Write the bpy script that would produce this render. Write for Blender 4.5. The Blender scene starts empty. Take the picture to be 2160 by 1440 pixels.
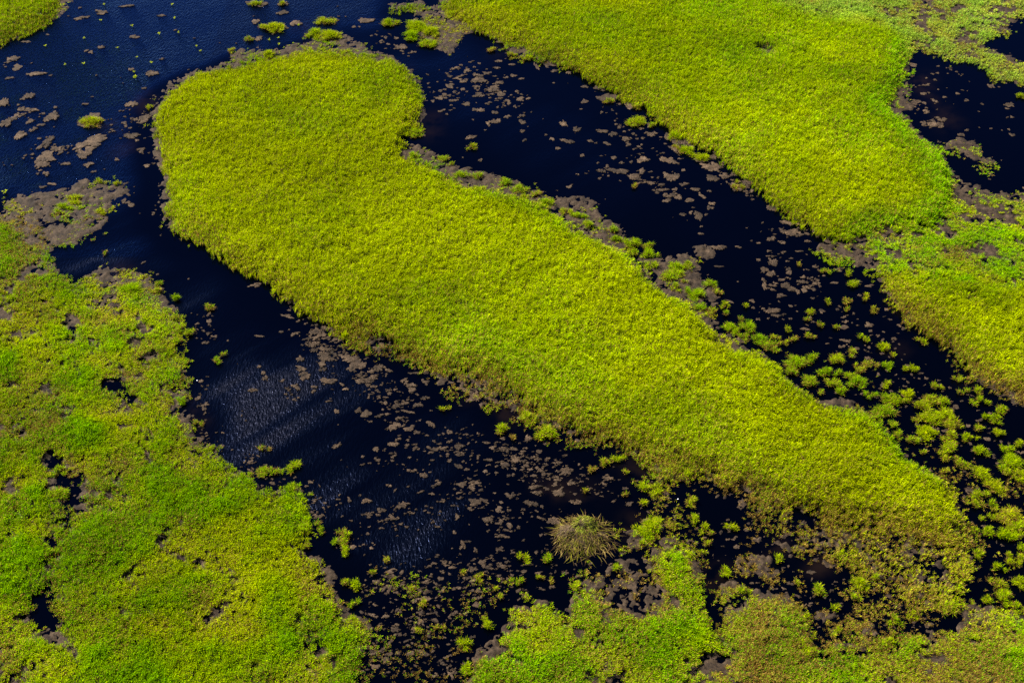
import bpy, math
import numpy as np
from math import radians, sin, cos, pi

rng = np.random.default_rng(7)
S = bpy.context.scene
C = S.collection

# ------------------------------------------------------------------ camera, sky, sun
CAM_H, PITCH, TH = 40.0, radians(40.0), 0.4305
cam_d = bpy.data.cameras.new("camera")
cam = bpy.data.objects.new("camera", cam_d); C.objects.link(cam)
cam.location = (0, 0, CAM_H)
cam.rotation_euler = (radians(90) - PITCH, 0, 0)
cam_d.sensor_width = 36.0
cam_d.lens = 18.0 / TH
cam_d.clip_start = 0.5; cam_d.clip_end = 6000
S.camera = cam

SUN_EL, SUN_AZ = radians(44), radians(-62)          # azimuth measured from +Y, clockwise
w = bpy.data.worlds.new("World"); S.world = w; w.use_nodes = True
nt = w.node_tree; nt.nodes.clear()
sky = nt.nodes.new('ShaderNodeTexSky'); sky.sky_type = 'NISHITA'; sky.sun_disc = False
sky.sun_elevation = SUN_EL; sky.sun_rotation = SUN_AZ
sky.air_density = 1.0; sky.dust_density = 0.3; sky.ozone_density = 5.0
bg = nt.nodes.new('ShaderNodeBackground'); bg.inputs['Strength'].default_value = 0.05
out = nt.nodes.new('ShaderNodeOutputWorld')
nt.links.new(sky.outputs[0], bg.inputs[0]); nt.links.new(bg.outputs[0], out.inputs[0])
sd = bpy.data.lights.new("sun", 'SUN'); sd.energy = 5.0; sd.angle = radians(0.5); sd.color = (1.0, 0.94, 0.82)
sun = bpy.data.objects.new("sun", sd); C.objects.link(sun)
sun.rotation_euler = (pi/2 - SUN_EL, 0, pi - SUN_AZ)
S.view_settings.view_transform = 'Standard'; S.view_settings.look = 'None'
S.view_settings.exposure = 1.5; S.view_settings.gamma = 1.0
S.cycles.max_bounces = 5; S.cycles.diffuse_bounces = 2; S.cycles.glossy_bounces = 2
S.cycles.transmission_bounces = 3; S.cycles.transparent_max_bounces = 4
S.cycles.use_denoising = False; S.cycles.sample_clamp_direct = 3.0; S.cycles.sample_clamp_indirect = 3.0

# ------------------------------------------------------------------ ground <-> photo mapping (for tracing outlines onto the ground)
F = 1080.0 / TH
SP, CP = sin(PITCH), cos(PITCH)
def P2W(u, v, z=0.0):
    dx = (np.asarray(u, float) - 1080) / F; dy = (720 - np.asarray(v, float)) / F
    t = (CAM_H - z) / (SP - dy * CP)
    return t * dx, t * (CP + dy * SP), t
def W2P(x, y, z=0.0):
    hz = CAM_H - z
    t = y * CP + hz * SP
    dx = x / t; dy = (y * SP - hz * CP) / t
    return 1080 + dx * F, 720 - dy * F, t

# ------------------------------------------------------------------ noise
def _h(ix, iy, seed):
    n = (ix.astype(np.int64) * 374761393 + iy.astype(np.int64) * 668265263 + seed * 974634777) & 0xffffffff
    n = ((n ^ (n >> 13)) * 1274126177) & 0xffffffff
    return ((n ^ (n >> 16)) & 0xffff) / 65535.0
def vnoise(x, y, seed=0):
    x0 = np.floor(x); y0 = np.floor(y); fx = x - x0; fy = y - y0
    fx = fx*fx*(3-2*fx); fy = fy*fy*(3-2*fy)
    a = _h(x0, y0, seed); b = _h(x0+1, y0, seed); c = _h(x0, y0+1, seed); d = _h(x0+1, y0+1, seed)
    return (a*(1-fx)+b*fx)*(1-fy) + (c*(1-fx)+d*fx)*fy
def fbm(x, y, seed=0, o=3):
    s = 0; a = 0.5; n = 0
    for k in range(o):
        t = .6 + 1.1*k; c_, s_ = cos(t), sin(t)
        s = s + a * vnoise((x*c_ - y*s_)*2**k + 17.3*k, (x*s_ + y*c_)*2**k - 9.1*k, seed + k); n += a; a *= 0.55
    return s / n                                          # ~0..1, mean .5

# ------------------------------------------------------------------ painted maps of the marsh
ST = 4; U0, V0, U1, V1 = -300, -140, 2480, 1620
UU, VV = np.meshgrid(np.arange(U0, U1, ST) + ST/2, np.arange(V0, V1, ST) + ST/2)
def inpoly(poly):
    p = np.array(poly, float); res = np.zeros(UU.shape, bool)
    r0 = max(0, int((p[:, 1].min() - V0)//ST) - 1); r1 = min(UU.shape[0], int((p[:, 1].max() - V0)//ST) + 2)
    U = UU[r0:r1]; V = VV[r0:r1]; m = np.zeros(U.shape, bool)
    for i in range(len(p)):
        xa, ya = p[i]; xb, yb = p[(i+1) % len(p)]
        if ya == yb: continue
        c = ((ya > V) != (yb > V)) & (U < (xb-xa)*(V-ya)/(yb-ya) + xa)
        m ^= c
    res[r0:r1] = m
    return res
def zeros(v=0.0): return np.full(UU.shape, v, float)
def fill(M, poly, val): M[inpoly(poly)] = val
def dab(M, u, v, ru, rv, val, rot=0.0, hard=1.5):
    a = radians(rot); du = UU-u; dv = VV-v
    e = ((du*cos(a)+dv*sin(a))/ru)**2 + ((-du*sin(a)+dv*cos(a))/rv)**2
    wgt = np.clip((1.0-np.sqrt(e))*hard, 0, 1); wgt = wgt*wgt*(3-2*wgt)
    M[:] = M*(1-wgt) + val*wgt
def dabs(M, lst, val, off=(0, 0), k=1.0, hard=1.5):
    for q in lst:
        dab(M, off[0]+q[0]*k, off[1]+q[1]*k, max(q[2]*k/2, 3), max(q[3]*k/2, 3), q[5] if len(q) > 5 else val, q[4] if len(q) > 4 else 0, hard)
def blur(M, r):
    M = M.copy()
    for _ in range(2):
        for ax in (0, 1):
            P = np.pad(M, [(r+1, r) if a == ax else (0, 0) for a in (0, 1)], mode='edge')
            cs = np.cumsum(P, axis=ax)
            n = M.shape[ax]
            hi = np.take(cs, np.arange(2*r+1, 2*r+1+n), axis=ax); lo = np.take(cs, np.arange(0, n), axis=ax)
            M = (hi-lo)/(2*r+1)
    return M
def samp(M, u, v):
    fx = np.clip((u-U0)/ST-0.5, 0, M.shape[1]-1.001); fy = np.clip((v-V0)/ST-0.5, 0, M.shape[0]-1.001)
    x0 = fx.astype(int); y0 = fy.astype(int); fx = fx-x0; fy = fy-y0
    return (M[y0, x0]*(1-fx)+M[y0, x0+1]*fx)*(1-fy) + (M[y0+1, x0]*(1-fx)+M[y0+1, x0+1]*fx)*fy
def warp(x, y, amp=0.22, sc=1.4, seed=31):
    return x + (fbm(x*sc, y*sc, seed)-.5)*2*amp*2, y + (fbm(x*sc, y*sc, seed+9)-.5)*2*amp*2

BED1 = [(-400,-200),(135,-200),(122,0),(131,14),(124,30),(110,43),(93,57),(66,68),(33,78),(0,90),(-400,170)]
ISL = [(573,115),(520,133),(470,140),(427,147),(400,155),(370,172),(350,188),(337,210),(333,228),(329,255),(330,290),(338,330),(350,352),(362,365),(355,395),(345,430),(348,455),(363,490),(400,503),(430,517),(460,530),(477,547),(510,567),(550,587),(587,610),(623,630),(643,653),(677,677),(720,690),(760,697),(820,703),(860,732),(920,765),(960,780),(1020,790),(1067,810),(1097,838),(1137,862),(1170,880),(1240,895),(1287,915),(1353,938),(1387,950),(1440,963),(1483,985),(1507,1012),(1590,1027),(1627,1033),(1657,1053),(1723,1063),(1773,1093),(1840,1100),(1890,1100),(1940,1110),(2023,1125),(2045,1115),(2023,1075),(2018,1050),(2003,1024),(1980,1000),(1950,985),(1923,970),(1900,950),(1873,917),(1850,885),(1815,857),(1793,850),(1773,857),(1727,850),(1700,827),(1670,803),(1640,777),(1613,745),(1573,743),(1540,737),(1510,712),(1500,680),(1480,660),(1455,647),(1435,630),(1400,613),(1373,590),(1350,570),(1330,545),(1287,522),(1233,500),(1205,480),(1183,450),(1150,432),(1110,418),(1053,402),(1013,390),(953,376),(935,362),(920,350),(890,342),(867,335),(836,322),(835,305),(835,290),(843,280),(867,263),(883,250),(889,223),(884,200),(880,170),(866,145),(843,130),(813,121),(770,115),(720,108),(650,106),(617,112)]
BEDR = [(925,-200),(928,0),(940,20),(967,35),(987,55),(1020,75),(1070,92),(1110,99),(1137,120),(1187,137),(1230,160),(1267,173),(1300,192),(1340,213),(1370,222),(1387,253),(1413,267),(1440,278),(1465,299),(1500,317),(1533,337),(1560,360),(1600,383),(1620,410),(1653,443),(1693,470),(1727,490),(1760,503),(1790,500),(1815,482),(1873,476),(1900,470),(1940,465),(1985,437),(2003,400),(2015,368),(1998,335),(1975,305),(1940,285),(1918,258),(1888,235),(1877,212),(1900,187),(1903,140),(1913,110),(1918,80),(1890,63),(1833,42),(1733,32),(1693,20),(1673,7),(1630,-4),(1600,-200)]
FARR = [(1630,-4),(1673,7),(1693,20),(1733,32),(1833,42),(1890,63),(1918,80),(1915,112),(1953,108),(1987,118),(2010,132),(2053,131),(2080,145),(2103,175),(2160,184),(2600,200),(2600,140),(2160,128),(2133,117),(2100,100),(2060,88),(2087,80),(2107,78),(2140,67),(2127,45),(2160,40),(2600,30),(2600,-200),(1600,-200)]
LOWR = [(1713,515),(1733,510),(1760,505),(1790,500),(1815,482),(1873,476),(1940,463),(1985,437),(2003,400),(2018,375),(2060,383),(2090,403),(2140,402),(2600,390),(2600,670),(2160,620),(2040,600),(1960,595),(1900,575),(1850,577),(1810,566),(1793,560),(1763,556),(1740,547),(1720,530)]
BEDRL = [(1847,580),(1855,604),(1873,630),(1897,670),(1920,678),(1960,687),(2000,710),(2027,743),(2060,778),(2107,800),(2160,820),(2600,1000),(2600,640),(2160,600),(2040,590),(1960,590),(1900,572)]
LEFT = [(-400,470),(0,470),(60,520),(93,530),(110,560),(130,590),(160,600),(193,585),(213,570),(283,572),(313,577),(320,597),(347,603),(353,623),(375,650),(392,700),(372,710),(385,750),(400,765),(398,780),(380,800),(400,813),(395,845),(373,862),(372,880),(407,895),(410,930),(457,940),(480,963),(500,990),(533,1003),(547,1023),(580,1040),(597,1020),(643,1023),(650,1063),(640,1090),(655,1117),(627,1125),(627,1147),(653,1173),(693,1180),(697,1213),(720,1220),(725,1280),(790,1310),(770,1350),(800,1390),(760,1440),(750,1800),(-400,1800)]
BOTC = [(750,1800),(980,1440),(995,1420),(997,1393),(1003,1370),(1020,1360),(1040,1350),(1057,1320),(1073,1305),(1087,1272),(1130,1257),(1165,1285),(1195,1285),(1213,1245),(1240,1240),(1265,1262),(1307,1287),(1340,1300),(1390,1290),(1400,1250),(1375,1200),(1380,1155),(1420,1145),(1450,1160),(1475,1200),(1493,1240),(1497,1310),(1515,1338),(1560,1330),(1590,1290),(1560,1255),(1600,1240),(1650,1250),(1688,1280),(1700,1330),(1715,1380),(1760,1395),(1840,1390),(1900,1370),(1950,1345),(2000,1340),(2040,1290),(2090,1270),(2130,1290),(2160,1310),(2600,1340),(2600,1800)]
RSPARSE = [(1483,985),(1495,1040),(1525,1060),(1560,1100),(1580,1150),(1650,1160),(1700,1150),(1740,1180),(1800,1210),(1840,1250),(1880,1285),(1960,1285),(2020,1250),(2062,1190),(2050,1110),(1940,1105),(1840,1095),(1773,1088),(1720,1060),(1650,1045),(1590,1025),(1510,1010)]
FR1 = [(690,690),(720,708),(765,738),(790,757),(850,768),(887,783),(912,790),(920,828),(973,836),(1020,847),(1063,870),(1095,890),(1127,893),(1140,885),(1150,922),(1187,932),(1253,935),(1300,945),(1360,990),(1440,1000),(1483,990),(1440,955),(1353,930),(1240,888),(1137,855),(1067,800),(960,770),(853,727),(760,687)]
FR2 = [(1850,578),(1880,640),(1910,690),(1960,700),(1990,725),(2020,765),(2060,805),(2110,835),(2160,855),(2400,960),(2400,900),(2160,812),(2060,775),(2000,705),(1930,672),(1900,640),(1870,590)]
POND_L = [(380,560),(480,550),(620,640),(720,720),(900,800),(1100,900),(1240,950),(1380,1000),(1440,1080),(1300,1180),(1100,1240),(950,1320),(860,1400),(780,1330),(720,1200),(660,1120),(650,1020),(470,930),(410,800),(390,680)]

D = zeros(); Hh = zeros(0.8); BR = zeros(0.05); GR = zeros(0.35); PA = zeros(0.0)
for p, d, h, b, g in ((BED1,1,.9,.04,.45),(ISL,1,.95,.05,.22),(BEDR,1,.95,.04,.3),(FARR,.70,.45,.10,.45),(LOWR,.66,.4,.16,.85),
                      (BEDRL,1,.9,.04,.2),(LEFT,.84,.5,.10,.60),(BOTC,.84,.55,.08,.6)):
    fill(D, p, d); fill(Hh, p, h); fill(BR, p, b); fill(GR, p, g)
fill(PA, FARR, 0.75)
for p_, d_ in (([(1180,1190),(1300,1170),(1310,1100),(1360,980),(1440,970),(1500,1010),(1560,1110),(1700,1150),(1880,1280),(2040,1280),(2060,1400),(1300,1340),(1200,1260)], .37),
               ([(1900,880),(2160,900),(2400,950),(2400,1360),(2020,1330),(2070,1180),(2030,1070),(1960,1000)], .25),
               ([(1640,700),(1800,740),(2060,860),(1960,980),(1840,870),(1700,810)], .10)):
    q_ = inpoly(p_) & (D < .2); D[q_] = d_; BR[q_] = .62; Hh[q_] = .3; GR[q_] = .3
fill(D, RSPARSE, .44); fill(Hh, RSPARSE, .6); fill(BR, RSPARSE, .76); fill(GR, RSPARSE, .25)
for q in ((1500,1010,160,60),(1620,1050,160,60),(1740,1085,160,60),(1860,1105,160,60),(1980,1120,140,60),(1420,960,140,50)):
    dab(D, q[0], q[1], q[2]/2, q[3]/2, .82, 10, 1.0); dab(BR, q[0], q[1]-8, q[2]/2*1.3, q[3]/2*1.3, .45, 10, 1.0)
fill(D, FR1, .50); fill(Hh, FR1, .62); fill(BR, FR1, .6)
fill(D, FR2, .55); fill(Hh, FR2, .7); fill(BR, FR2, .78)
# sparse brown band at the foot of the pond and other thin growth
def sparse(poly, d, b, h=.35, g=.3):
    fill(D, poly, d); fill(BR, poly, b); fill(Hh, poly, h); fill(GR, poly, g)
sparse([(720,1180),(780,1175),(860,1200),(930,1235),(1060,1200),(1100,1230),(1120,1262),(1085,1270),(1060,1310),(1010,1360),(990,1440),(700,1700),(740,1440),(770,1350),(790,1310),(725,1280),(697,1213)], .25, .62)
sparse([(1290,1190),(1380,1180),(1400,1290),(1340,1300),(1300,1285),(1240,1240),(1200,1240),(1230,1215),(1260,1220)], .5, .5)
sparse([(1330,1120),(1400,1090),(1440,1110),(1440,1150),(1380,1160),(1370,1190),(1300,1190)], .45, .55)
sparse([(1360,940),(1440,955),(1490,985),(1490,1040),(1470,1060),(1430,1030),(1390,1010),(1360,980)], .75, .4, .6)
sparse([(190,565),(215,560),(290,568),(318,590),(350,605),(360,640),(300,640),(240,650),(190,640),(165,605)], .62, .35, .3)
sparse([(350,640),(395,690),(380,720),(395,760),(405,800),(400,850),(412,900),(400,950),(360,920),(350,860),(355,760),(345,700)], .6, .35, .3)
sparse([(1520,1230),(1600,1235),(1660,1255),(1690,1290),(1700,1340),(1720,1395),(1900,1390),(2060,1350),(2160,1400),(2400,1440),(2400,1700),(1440,1700),(1520,1400),(1540,1340)], .86, .12, .4, .48)
sparse([(2030,1270),(2090,1270),(2130,1310),(2160,1330),(2160,1360),(2080,1350),(2040,1330)], .6, .5)
sparse([(1420,1020),(1500,1000),(1560,1110),(1570,1170),(1500,1180),(1430,1130)], .22, .6)
sparse([(1000,345),(930,340),(860,330),(835,310),(905,310),(935,328),(1010,362),(1080,375),(1130,402),(1190,415),(1240,470),(1290,490),(1330,520),(1420,575),(1480,600),(1530,640),(1590,715),(1560,740),(1500,690),(1440,630),(1350,560),(1230,495),(1150,425),(1010,385)], .32, .25, .3, .6)
# thin fringes round the ponds at the top
sparse([(480,110),(500,98),(560,100),(640,80),(700,62),(745,75),(790,105),(760,112),(640,108),(560,118),(500,132)], .42, .4, .25, .5)
sparse([(862,62),(872,32),(900,18),(965,30),(985,60),(1000,80),(955,85),(945,105),(925,100),(895,90),(868,78)], .5, .4, .3, .4)
fill(D, [(800,20),(812,10),(840,3),(880,-10),(925,-200),(780,-200),(830,-10)], 0); 
fill(D, [(812,22),(825,5),(880,0),(900,2),(895,20),(870,26),(830,25)], .95); fill(GR, [(812,22),(825,0),(880,0),(900,2),(895,20),(870,26),(830,25)], .7)
fill(D, [(895,20),(905,5),(930,8),(935,20),(915,24)], .05)
sparse([(1040,110),(1110,105),(1150,125),(1190,145),(1160,150),(1120,130),(1060,122)], .5, .3, .25)
sparse([(0,440),(20,417),(63,400),(107,400),(140,390),(173,375),(285,380),(283,393),(263,420),(233,430),(240,457),(230,473),(200,503),(147,517),(93,530),(60,520),(0,470),(-400,470),(-400,440)], .36, .3, .25, .5)
dabs(D, [(440,1290,180,120),(400,1310,120,80),(160,1350,200,120),(90,1300,200,80),(640,1330,70,60),(640,1190,60,40),(720,1160,50,30),(430,130+1260-100,60,60)], .85, (0,0), 1/3., 1.2)
dabs(D, [(0,1420,700,120)], .7, (0,0), 1/3., 1.0)
# islets with grass in the right-hand pond
sparse([(1980,297),(2020,287),(2062,300),(2063,318),(2090,330),(2113,355),(2075,353),(2040,325),(1985,312)], .72, .3, .22, .5)
# clearings with mud or water showing, left marsh (3x crop coordinates of that corner)
dabs(D, [(330,200,140,110,0),(230,260,130,60,30,.3),(140,260,60,40,0,.4),(450,600,150,90,30,.4),(460,680,120,60,20,.3),(540,640,80,30,0,.45),(600,770,150,35,0,.2),(500,860,120,25,0,.3),(650,850,30,60,0,.3),
         (740,1000,230,110,25,.22),(830,1070,80,60,40,.1),(800,1140,90,50,0,.3),(350,1060,120,90,0,.5),(120,1320,160,160,0,.45),(350,1400,60,90,0,.25),(430,1110,100,70,0,.45),(300,980,260,90,10,.62),(180,1250,200,120,0,.6),(700,520,120,140,0,.75),(830,700,140,80,0,.62),(640,250,110,60,0,.5),(330,440,120,70,60,.5),
         (970,1290,160,60,20,.45),(1060,1270,80,50,0,.45),(1150,940,60,60,0,.4),(1090,780,60,70,0,.35),(1160,1150,110,80,0,.12),(870,1220,60,40,0,.4)], .3, (0,480), 1/3., 2.6)
dabs(D, [(340,40,110,100,0,.15),(230,60,100,60,0,.4),(330,150,160,110,0,.12),(470,210,110,100,20,.1),(400,270,130,60,0,.25),(430,330,100,90,0,.35),(320,520,110,110,30,.3),(400,580,90,160,20,.12),(430,450,160,50,-15,.2),
         (290,690,80,60,0,.25),(370,740,150,60,-35,.25),(280,960,160,200,25,.03),(270,1060,110,100,0,.03),(350,1140,260,130,15,.28),(110,1010,160,90,0,.5),(640,1270,80,120,20,.4),(960,1300,200,100,0,.55),(60,1380,130,90,0,.3),(20,1420,120,60,0,.15),
         (1480,50,90,90,0,.3),(1190,50,150,60,0,.5),(830,400,40,30,0,.2),(1020,290,100,25,-15,.35),(1320,300,80,60,0,.55),(730,230,70,40,0,.6),(1740,430,110,80,20,.3),(1800,450,90,60,0,.4),(1930,1010,80,30,0,.35),(1960,1180,200,90,-20,.12),(2050,1220,140,60,0,.2),
         (850,600,25,20,0,.1),(945,645,30,22,0,.1),(690,720,40,20,0,.2),(1460,770,20,20,0,.2),(1400,1380,180,90,0,.55),(440,1250,90,120,10,.5),(140,300,80,70,0,.5),(90,370,120,90,0,.6)], .3, (0,960), 1/3., 2.6)
# bottom middle and right clearings
dabs(D, [(1400,1030,120,90,-35,.05),(1380,1060,60,40,0,.05),(1660,1010,80,60,0,.1),(1600,1400,120,70,0,.08),(1270,1190,60,40,0,.3),(1100,1280,150,60,60,.4),(1140,930,60,40,0,.3),(940,1080,60,30,0,.1),(1500,760,60,60,0,.3)], .1, (720,960), 1/3., 1.7)
dabs(D, [(60,200,40,30,0,.3),(20,1180,40,30,0,.1),(230,440,200,90,20,.06),(250,380,120,60,0,.1),(650,640,60,200,20,.12),(640,540,140,80,0,.25),(760,640,80,60,0,.1),(880,760,260,120,10,.03),(990,790,160,80,0,.03),(1230,600,160,90,30,.25),(1070,580,90,60,0,.15),
         (740,890,180,90,25,.03),(520,820,260,90,5,.05),(200,960,90,330,0,.03),(330,900,180,120,0,.15),(820,900,120,80,0,.08),(1040,1030,120,50,0,.08),(800,1090,130,80,30,.08),(1180,880,70,80,0,.08),(1320,950,130,90,0,.2),(1400,1070,130,90,0,.05),(1300,1110,120,60,0,.1),
         (1500,1230,90,80,0,.25),(1640,1080,280,90,0,.04),(1640,980,130,70,0,.1),(1600,700,150,60,35,.1),(1610,660,90,50,30,.15),(1900,660,90,360,0,.03),(1900,900,110,160,10,.04),(1830,800,90,90,0,.15),(1500,760,120,90,0,.35),(1040,1280,110,40,0,.25),(1380,1230,160,70,0,.35),(1880,1080,120,60,0,.4),
         (1740,450,60,60,0,.5),(1690,330,50,40,0,.7),(90,110,90,60,40,.15),(140,200,80,110,60,.3),(350,320,110,90,60,.35),(850,330,70,60,0,.5),(1210,420,150,80,20,.5),(420,380,90,70,0,.4),(500,500,120,70,30,.3)], .05, (1440,960), 1/3., 1.6)
dabs(D, [(430,690,260,150,10,.9),(560,740,180,110,10,.9),(990,670,280,120,0,.92),(720,600,110,120,0,.8),(1120,810,110,100,0,.95),(1460,860,120,150,0,.8),(1690,870,180,160,0,.85),(1750,680,220,120,25,.92),(1130,980,150,60,15,.9),(1080,895,110,60,0,.9),(880,1010,150,70,15,.9),(1130,1080,160,90,15,.92),(980,1190,170,100,15,.95),(1150,1210,160,110,0,.95),(1285,1180,110,70,0,.9),(1470,1165,100,80,0,.9),(1570,1120,140,100,0,.9),(1100,600,90,50,0,.85)], .9, (1440,960), 1/3., 2.2)
for q in ((430,690,260,150,10),(560,740,180,110,10),(990,670,280,120,0),(1120,810,110,100,0),(1690,870,180,160,0),(1750,680,220,120,25),(1130,980,150,60,15),(880,1010,150,70,15),(1130,1080,160,90,15),(980,1190,170,100,15),(1150,1210,160,110,0),(1570,1120,140,100,0)):
    dab(BR, 1440+q[0]/3, 960+q[1]/3, q[2]/6, q[3]/6, .15, q[4], 2); dab(GR, 1440+q[0]/3, 960+q[1]/3, q[2]/6, q[3]/6, .55, q[4], 2)
# far right low marsh
dabs(D, [(500,1250-960,200,120,0,.3)], .3, (1440+0,0), 1/3.)
dabs(D, [(1000,80,220,70,20,.2),(1150,200,220,110,15,.25),(1320,150,330,120,15,.22),(1560,260,220,60,0,.4),(1620,120,200,70,0,.5),(1980,150,330,110,25,.3),(2100,220,150,60,10,.25),(1780,390,240,60,5,.22),(2030,390,240,40,0,.35),(1330,260,140,40,0,.45),(1500,290,150,30,0,.45),(1230,60,150,60,0,.3),(1400,20,200,60,0,.35)], .3, (1440,480), 1/3., 1.5)
dabs(D, [(1830,1230,400,130,25,.45),(1720,1200,100,60,0,.3),(2060,1330,160,90,0,.35),(1600,1400,200,60,0,.3),(1480,1380,120,50,0,.5),(1330,1390,70,60,0,.6),(820,50,200,40,15,.25),(1250,90,90,30,0,.15),(1040,60,80,30,0,.5),(1500,230,130,60,0,.5),(1800,200,200,60,30,.15),(1830,250,160,60,30,.2),(1400,440,40,200,0,.2),(1350,680,90,70,20,.3),(1420,720,60,60,0,.3),(1950,130,260,40,8,.2),(1080,40,160,30,0,.4),(1290,130,90,30,10,.5)], .3, (1440,0), 1/3., 1.5)
# colour patches
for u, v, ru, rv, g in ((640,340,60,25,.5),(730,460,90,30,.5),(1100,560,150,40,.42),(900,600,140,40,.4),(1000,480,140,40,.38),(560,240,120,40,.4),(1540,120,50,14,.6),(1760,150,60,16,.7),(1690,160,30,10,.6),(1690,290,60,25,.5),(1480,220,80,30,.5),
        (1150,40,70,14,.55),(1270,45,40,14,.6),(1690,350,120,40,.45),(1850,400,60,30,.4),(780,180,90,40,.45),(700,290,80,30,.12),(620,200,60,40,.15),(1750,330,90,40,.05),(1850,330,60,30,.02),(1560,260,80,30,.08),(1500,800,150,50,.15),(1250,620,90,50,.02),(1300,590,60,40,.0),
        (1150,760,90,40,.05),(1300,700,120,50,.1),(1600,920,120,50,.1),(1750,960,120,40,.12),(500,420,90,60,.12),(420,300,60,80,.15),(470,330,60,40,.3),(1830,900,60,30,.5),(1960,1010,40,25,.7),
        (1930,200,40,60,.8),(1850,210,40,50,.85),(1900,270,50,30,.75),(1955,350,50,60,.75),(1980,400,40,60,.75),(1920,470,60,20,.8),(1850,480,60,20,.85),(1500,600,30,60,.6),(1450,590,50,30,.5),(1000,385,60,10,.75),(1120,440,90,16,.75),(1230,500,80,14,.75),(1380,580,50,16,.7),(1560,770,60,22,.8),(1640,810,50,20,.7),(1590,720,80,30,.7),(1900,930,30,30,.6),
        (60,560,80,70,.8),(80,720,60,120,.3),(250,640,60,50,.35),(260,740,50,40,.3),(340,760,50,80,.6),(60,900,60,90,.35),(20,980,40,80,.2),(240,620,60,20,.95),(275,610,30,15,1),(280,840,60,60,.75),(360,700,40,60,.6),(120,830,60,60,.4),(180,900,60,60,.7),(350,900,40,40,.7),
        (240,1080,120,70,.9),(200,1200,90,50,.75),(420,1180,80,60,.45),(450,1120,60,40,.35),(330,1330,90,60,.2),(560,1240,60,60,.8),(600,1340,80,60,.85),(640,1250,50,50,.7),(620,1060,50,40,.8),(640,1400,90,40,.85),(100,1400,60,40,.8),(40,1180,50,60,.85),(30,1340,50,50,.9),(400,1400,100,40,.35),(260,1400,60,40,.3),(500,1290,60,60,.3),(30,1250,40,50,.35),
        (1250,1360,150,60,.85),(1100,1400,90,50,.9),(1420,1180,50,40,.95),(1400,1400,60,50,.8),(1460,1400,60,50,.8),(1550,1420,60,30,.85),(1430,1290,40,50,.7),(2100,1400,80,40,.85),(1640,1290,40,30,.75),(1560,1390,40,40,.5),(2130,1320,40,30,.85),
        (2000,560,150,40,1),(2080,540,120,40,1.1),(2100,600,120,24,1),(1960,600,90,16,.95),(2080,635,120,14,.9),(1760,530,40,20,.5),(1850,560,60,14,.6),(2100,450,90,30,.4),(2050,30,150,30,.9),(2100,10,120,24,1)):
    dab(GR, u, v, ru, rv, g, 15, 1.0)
for pl, wd_, g_ in ((((1000,392),(1110,425),(1205,480),(1290,525),(1373,592),(1440,640),(1500,690),(1560,750),(1640,785),(1700,832),(1790,865),(1850,895),(1905,960),(1985,1015)), 24, .95), (((1905,90),(1895,150),(1890,200),(1870,235),(1925,280),(1975,320),(2000,370),(1985,420),(1930,455),(1860,470),(1790,490)), 26, 1.0), (((400,160),(560,125),(720,112),(840,130),(880,190)), 14, .75)):
    for i_ in range(len(pl)-1):
        for f_ in np.linspace(0, 1, 4): dab(GR, pl[i_][0]+(pl[i_+1][0]-pl[i_][0])*f_, pl[i_][1]+(pl[i_+1][1]-pl[i_][1])*f_, wd_*1.7, wd_, g_, 25, 1.0)
for u, v, ru, rv, b in ((70,790,90,60,.2),(120,900,60,40,.3),(250,700,50,40,.22),(100,860,90,60,.25),(230,960,60,30,.2),(440,1090,60,50,.22),(330,1230,80,40,.2),(330,1330,120,60,.25),(250,1350,60,60,.35),(470,1130,60,40,.2),(1900,640,60,40,.45),(1960,670,50,30,.4),(2050,760,60,30,.45),
        (1250,840,90,60,.1),(1120,800,80,40,.15),(1000,770,90,30,.2),(400,500,60,15,.35),(345,420,15,60,.4),(345,320,14,50,.25),(470,545,70,12,.35),(590,610,60,12,.3),(660,660,50,14,.35),(1700,1130,180,60,.62),(1880,1110,120,40,.6),(1700,1080,90,40,.45),(1950,1180,120,60,.5),
        (1650,1340,120,60,.22),(1900,1420,160,50,.22),(1250,150,60,14,.2),(1400,265,40,8,.3),(1600,395,40,10,.3),(640,1230,60,60,.25),(760,1260,50,60,.4),(60,1300,70,50,.3),(1480,630,60,20,.2),(1860,600,24,50,.55),(1885,650,24,40,.5)):
    dab(BR, u, v, ru, rv, b, 0, 1.0)
for a_, b_, wd_ in (((115,950),(125,1000),17),((125,1000),(150,1045),15),((150,1045),(135,1120),16),((135,1120),(105,1180),15),((105,1180),(110,1230),16),((125,1010),(80,1030),12),((160,1040),(165,1000),12),((250,830),(285,850),12),((215,810),(250,830),14),((100,1240),(130,1330),22)):
    for f_ in np.linspace(0, 1, 6):
        dab(D, a_[0]+(b_[0]-a_[0])*f_+6*sin(9*f_+a_[0]), a_[1]+(b_[1]-a_[1])*f_, wd_, wd_*.8, .22, 0, 1.6)
        dab(BR, a_[0]+(b_[0]-a_[0])*f_, a_[1]+(b_[1]-a_[1])*f_, wd_*1.7, wd_*1.3, .5, 0, 1.2)
# channels kept open
fill(D, [(1480,1210),(1505,1205),(1512,1240),(1517,1330),(1498,1335),(1490,1300)], 0)
fill(D, [(62,1290),(72,1250),(110,1250),(122,1270),(108,1310),(100,1330),(78,1330)], 0)
Ds = blur(D, 1); PAs = blur(PA, 3)
Dw = blur(D, 7)

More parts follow.
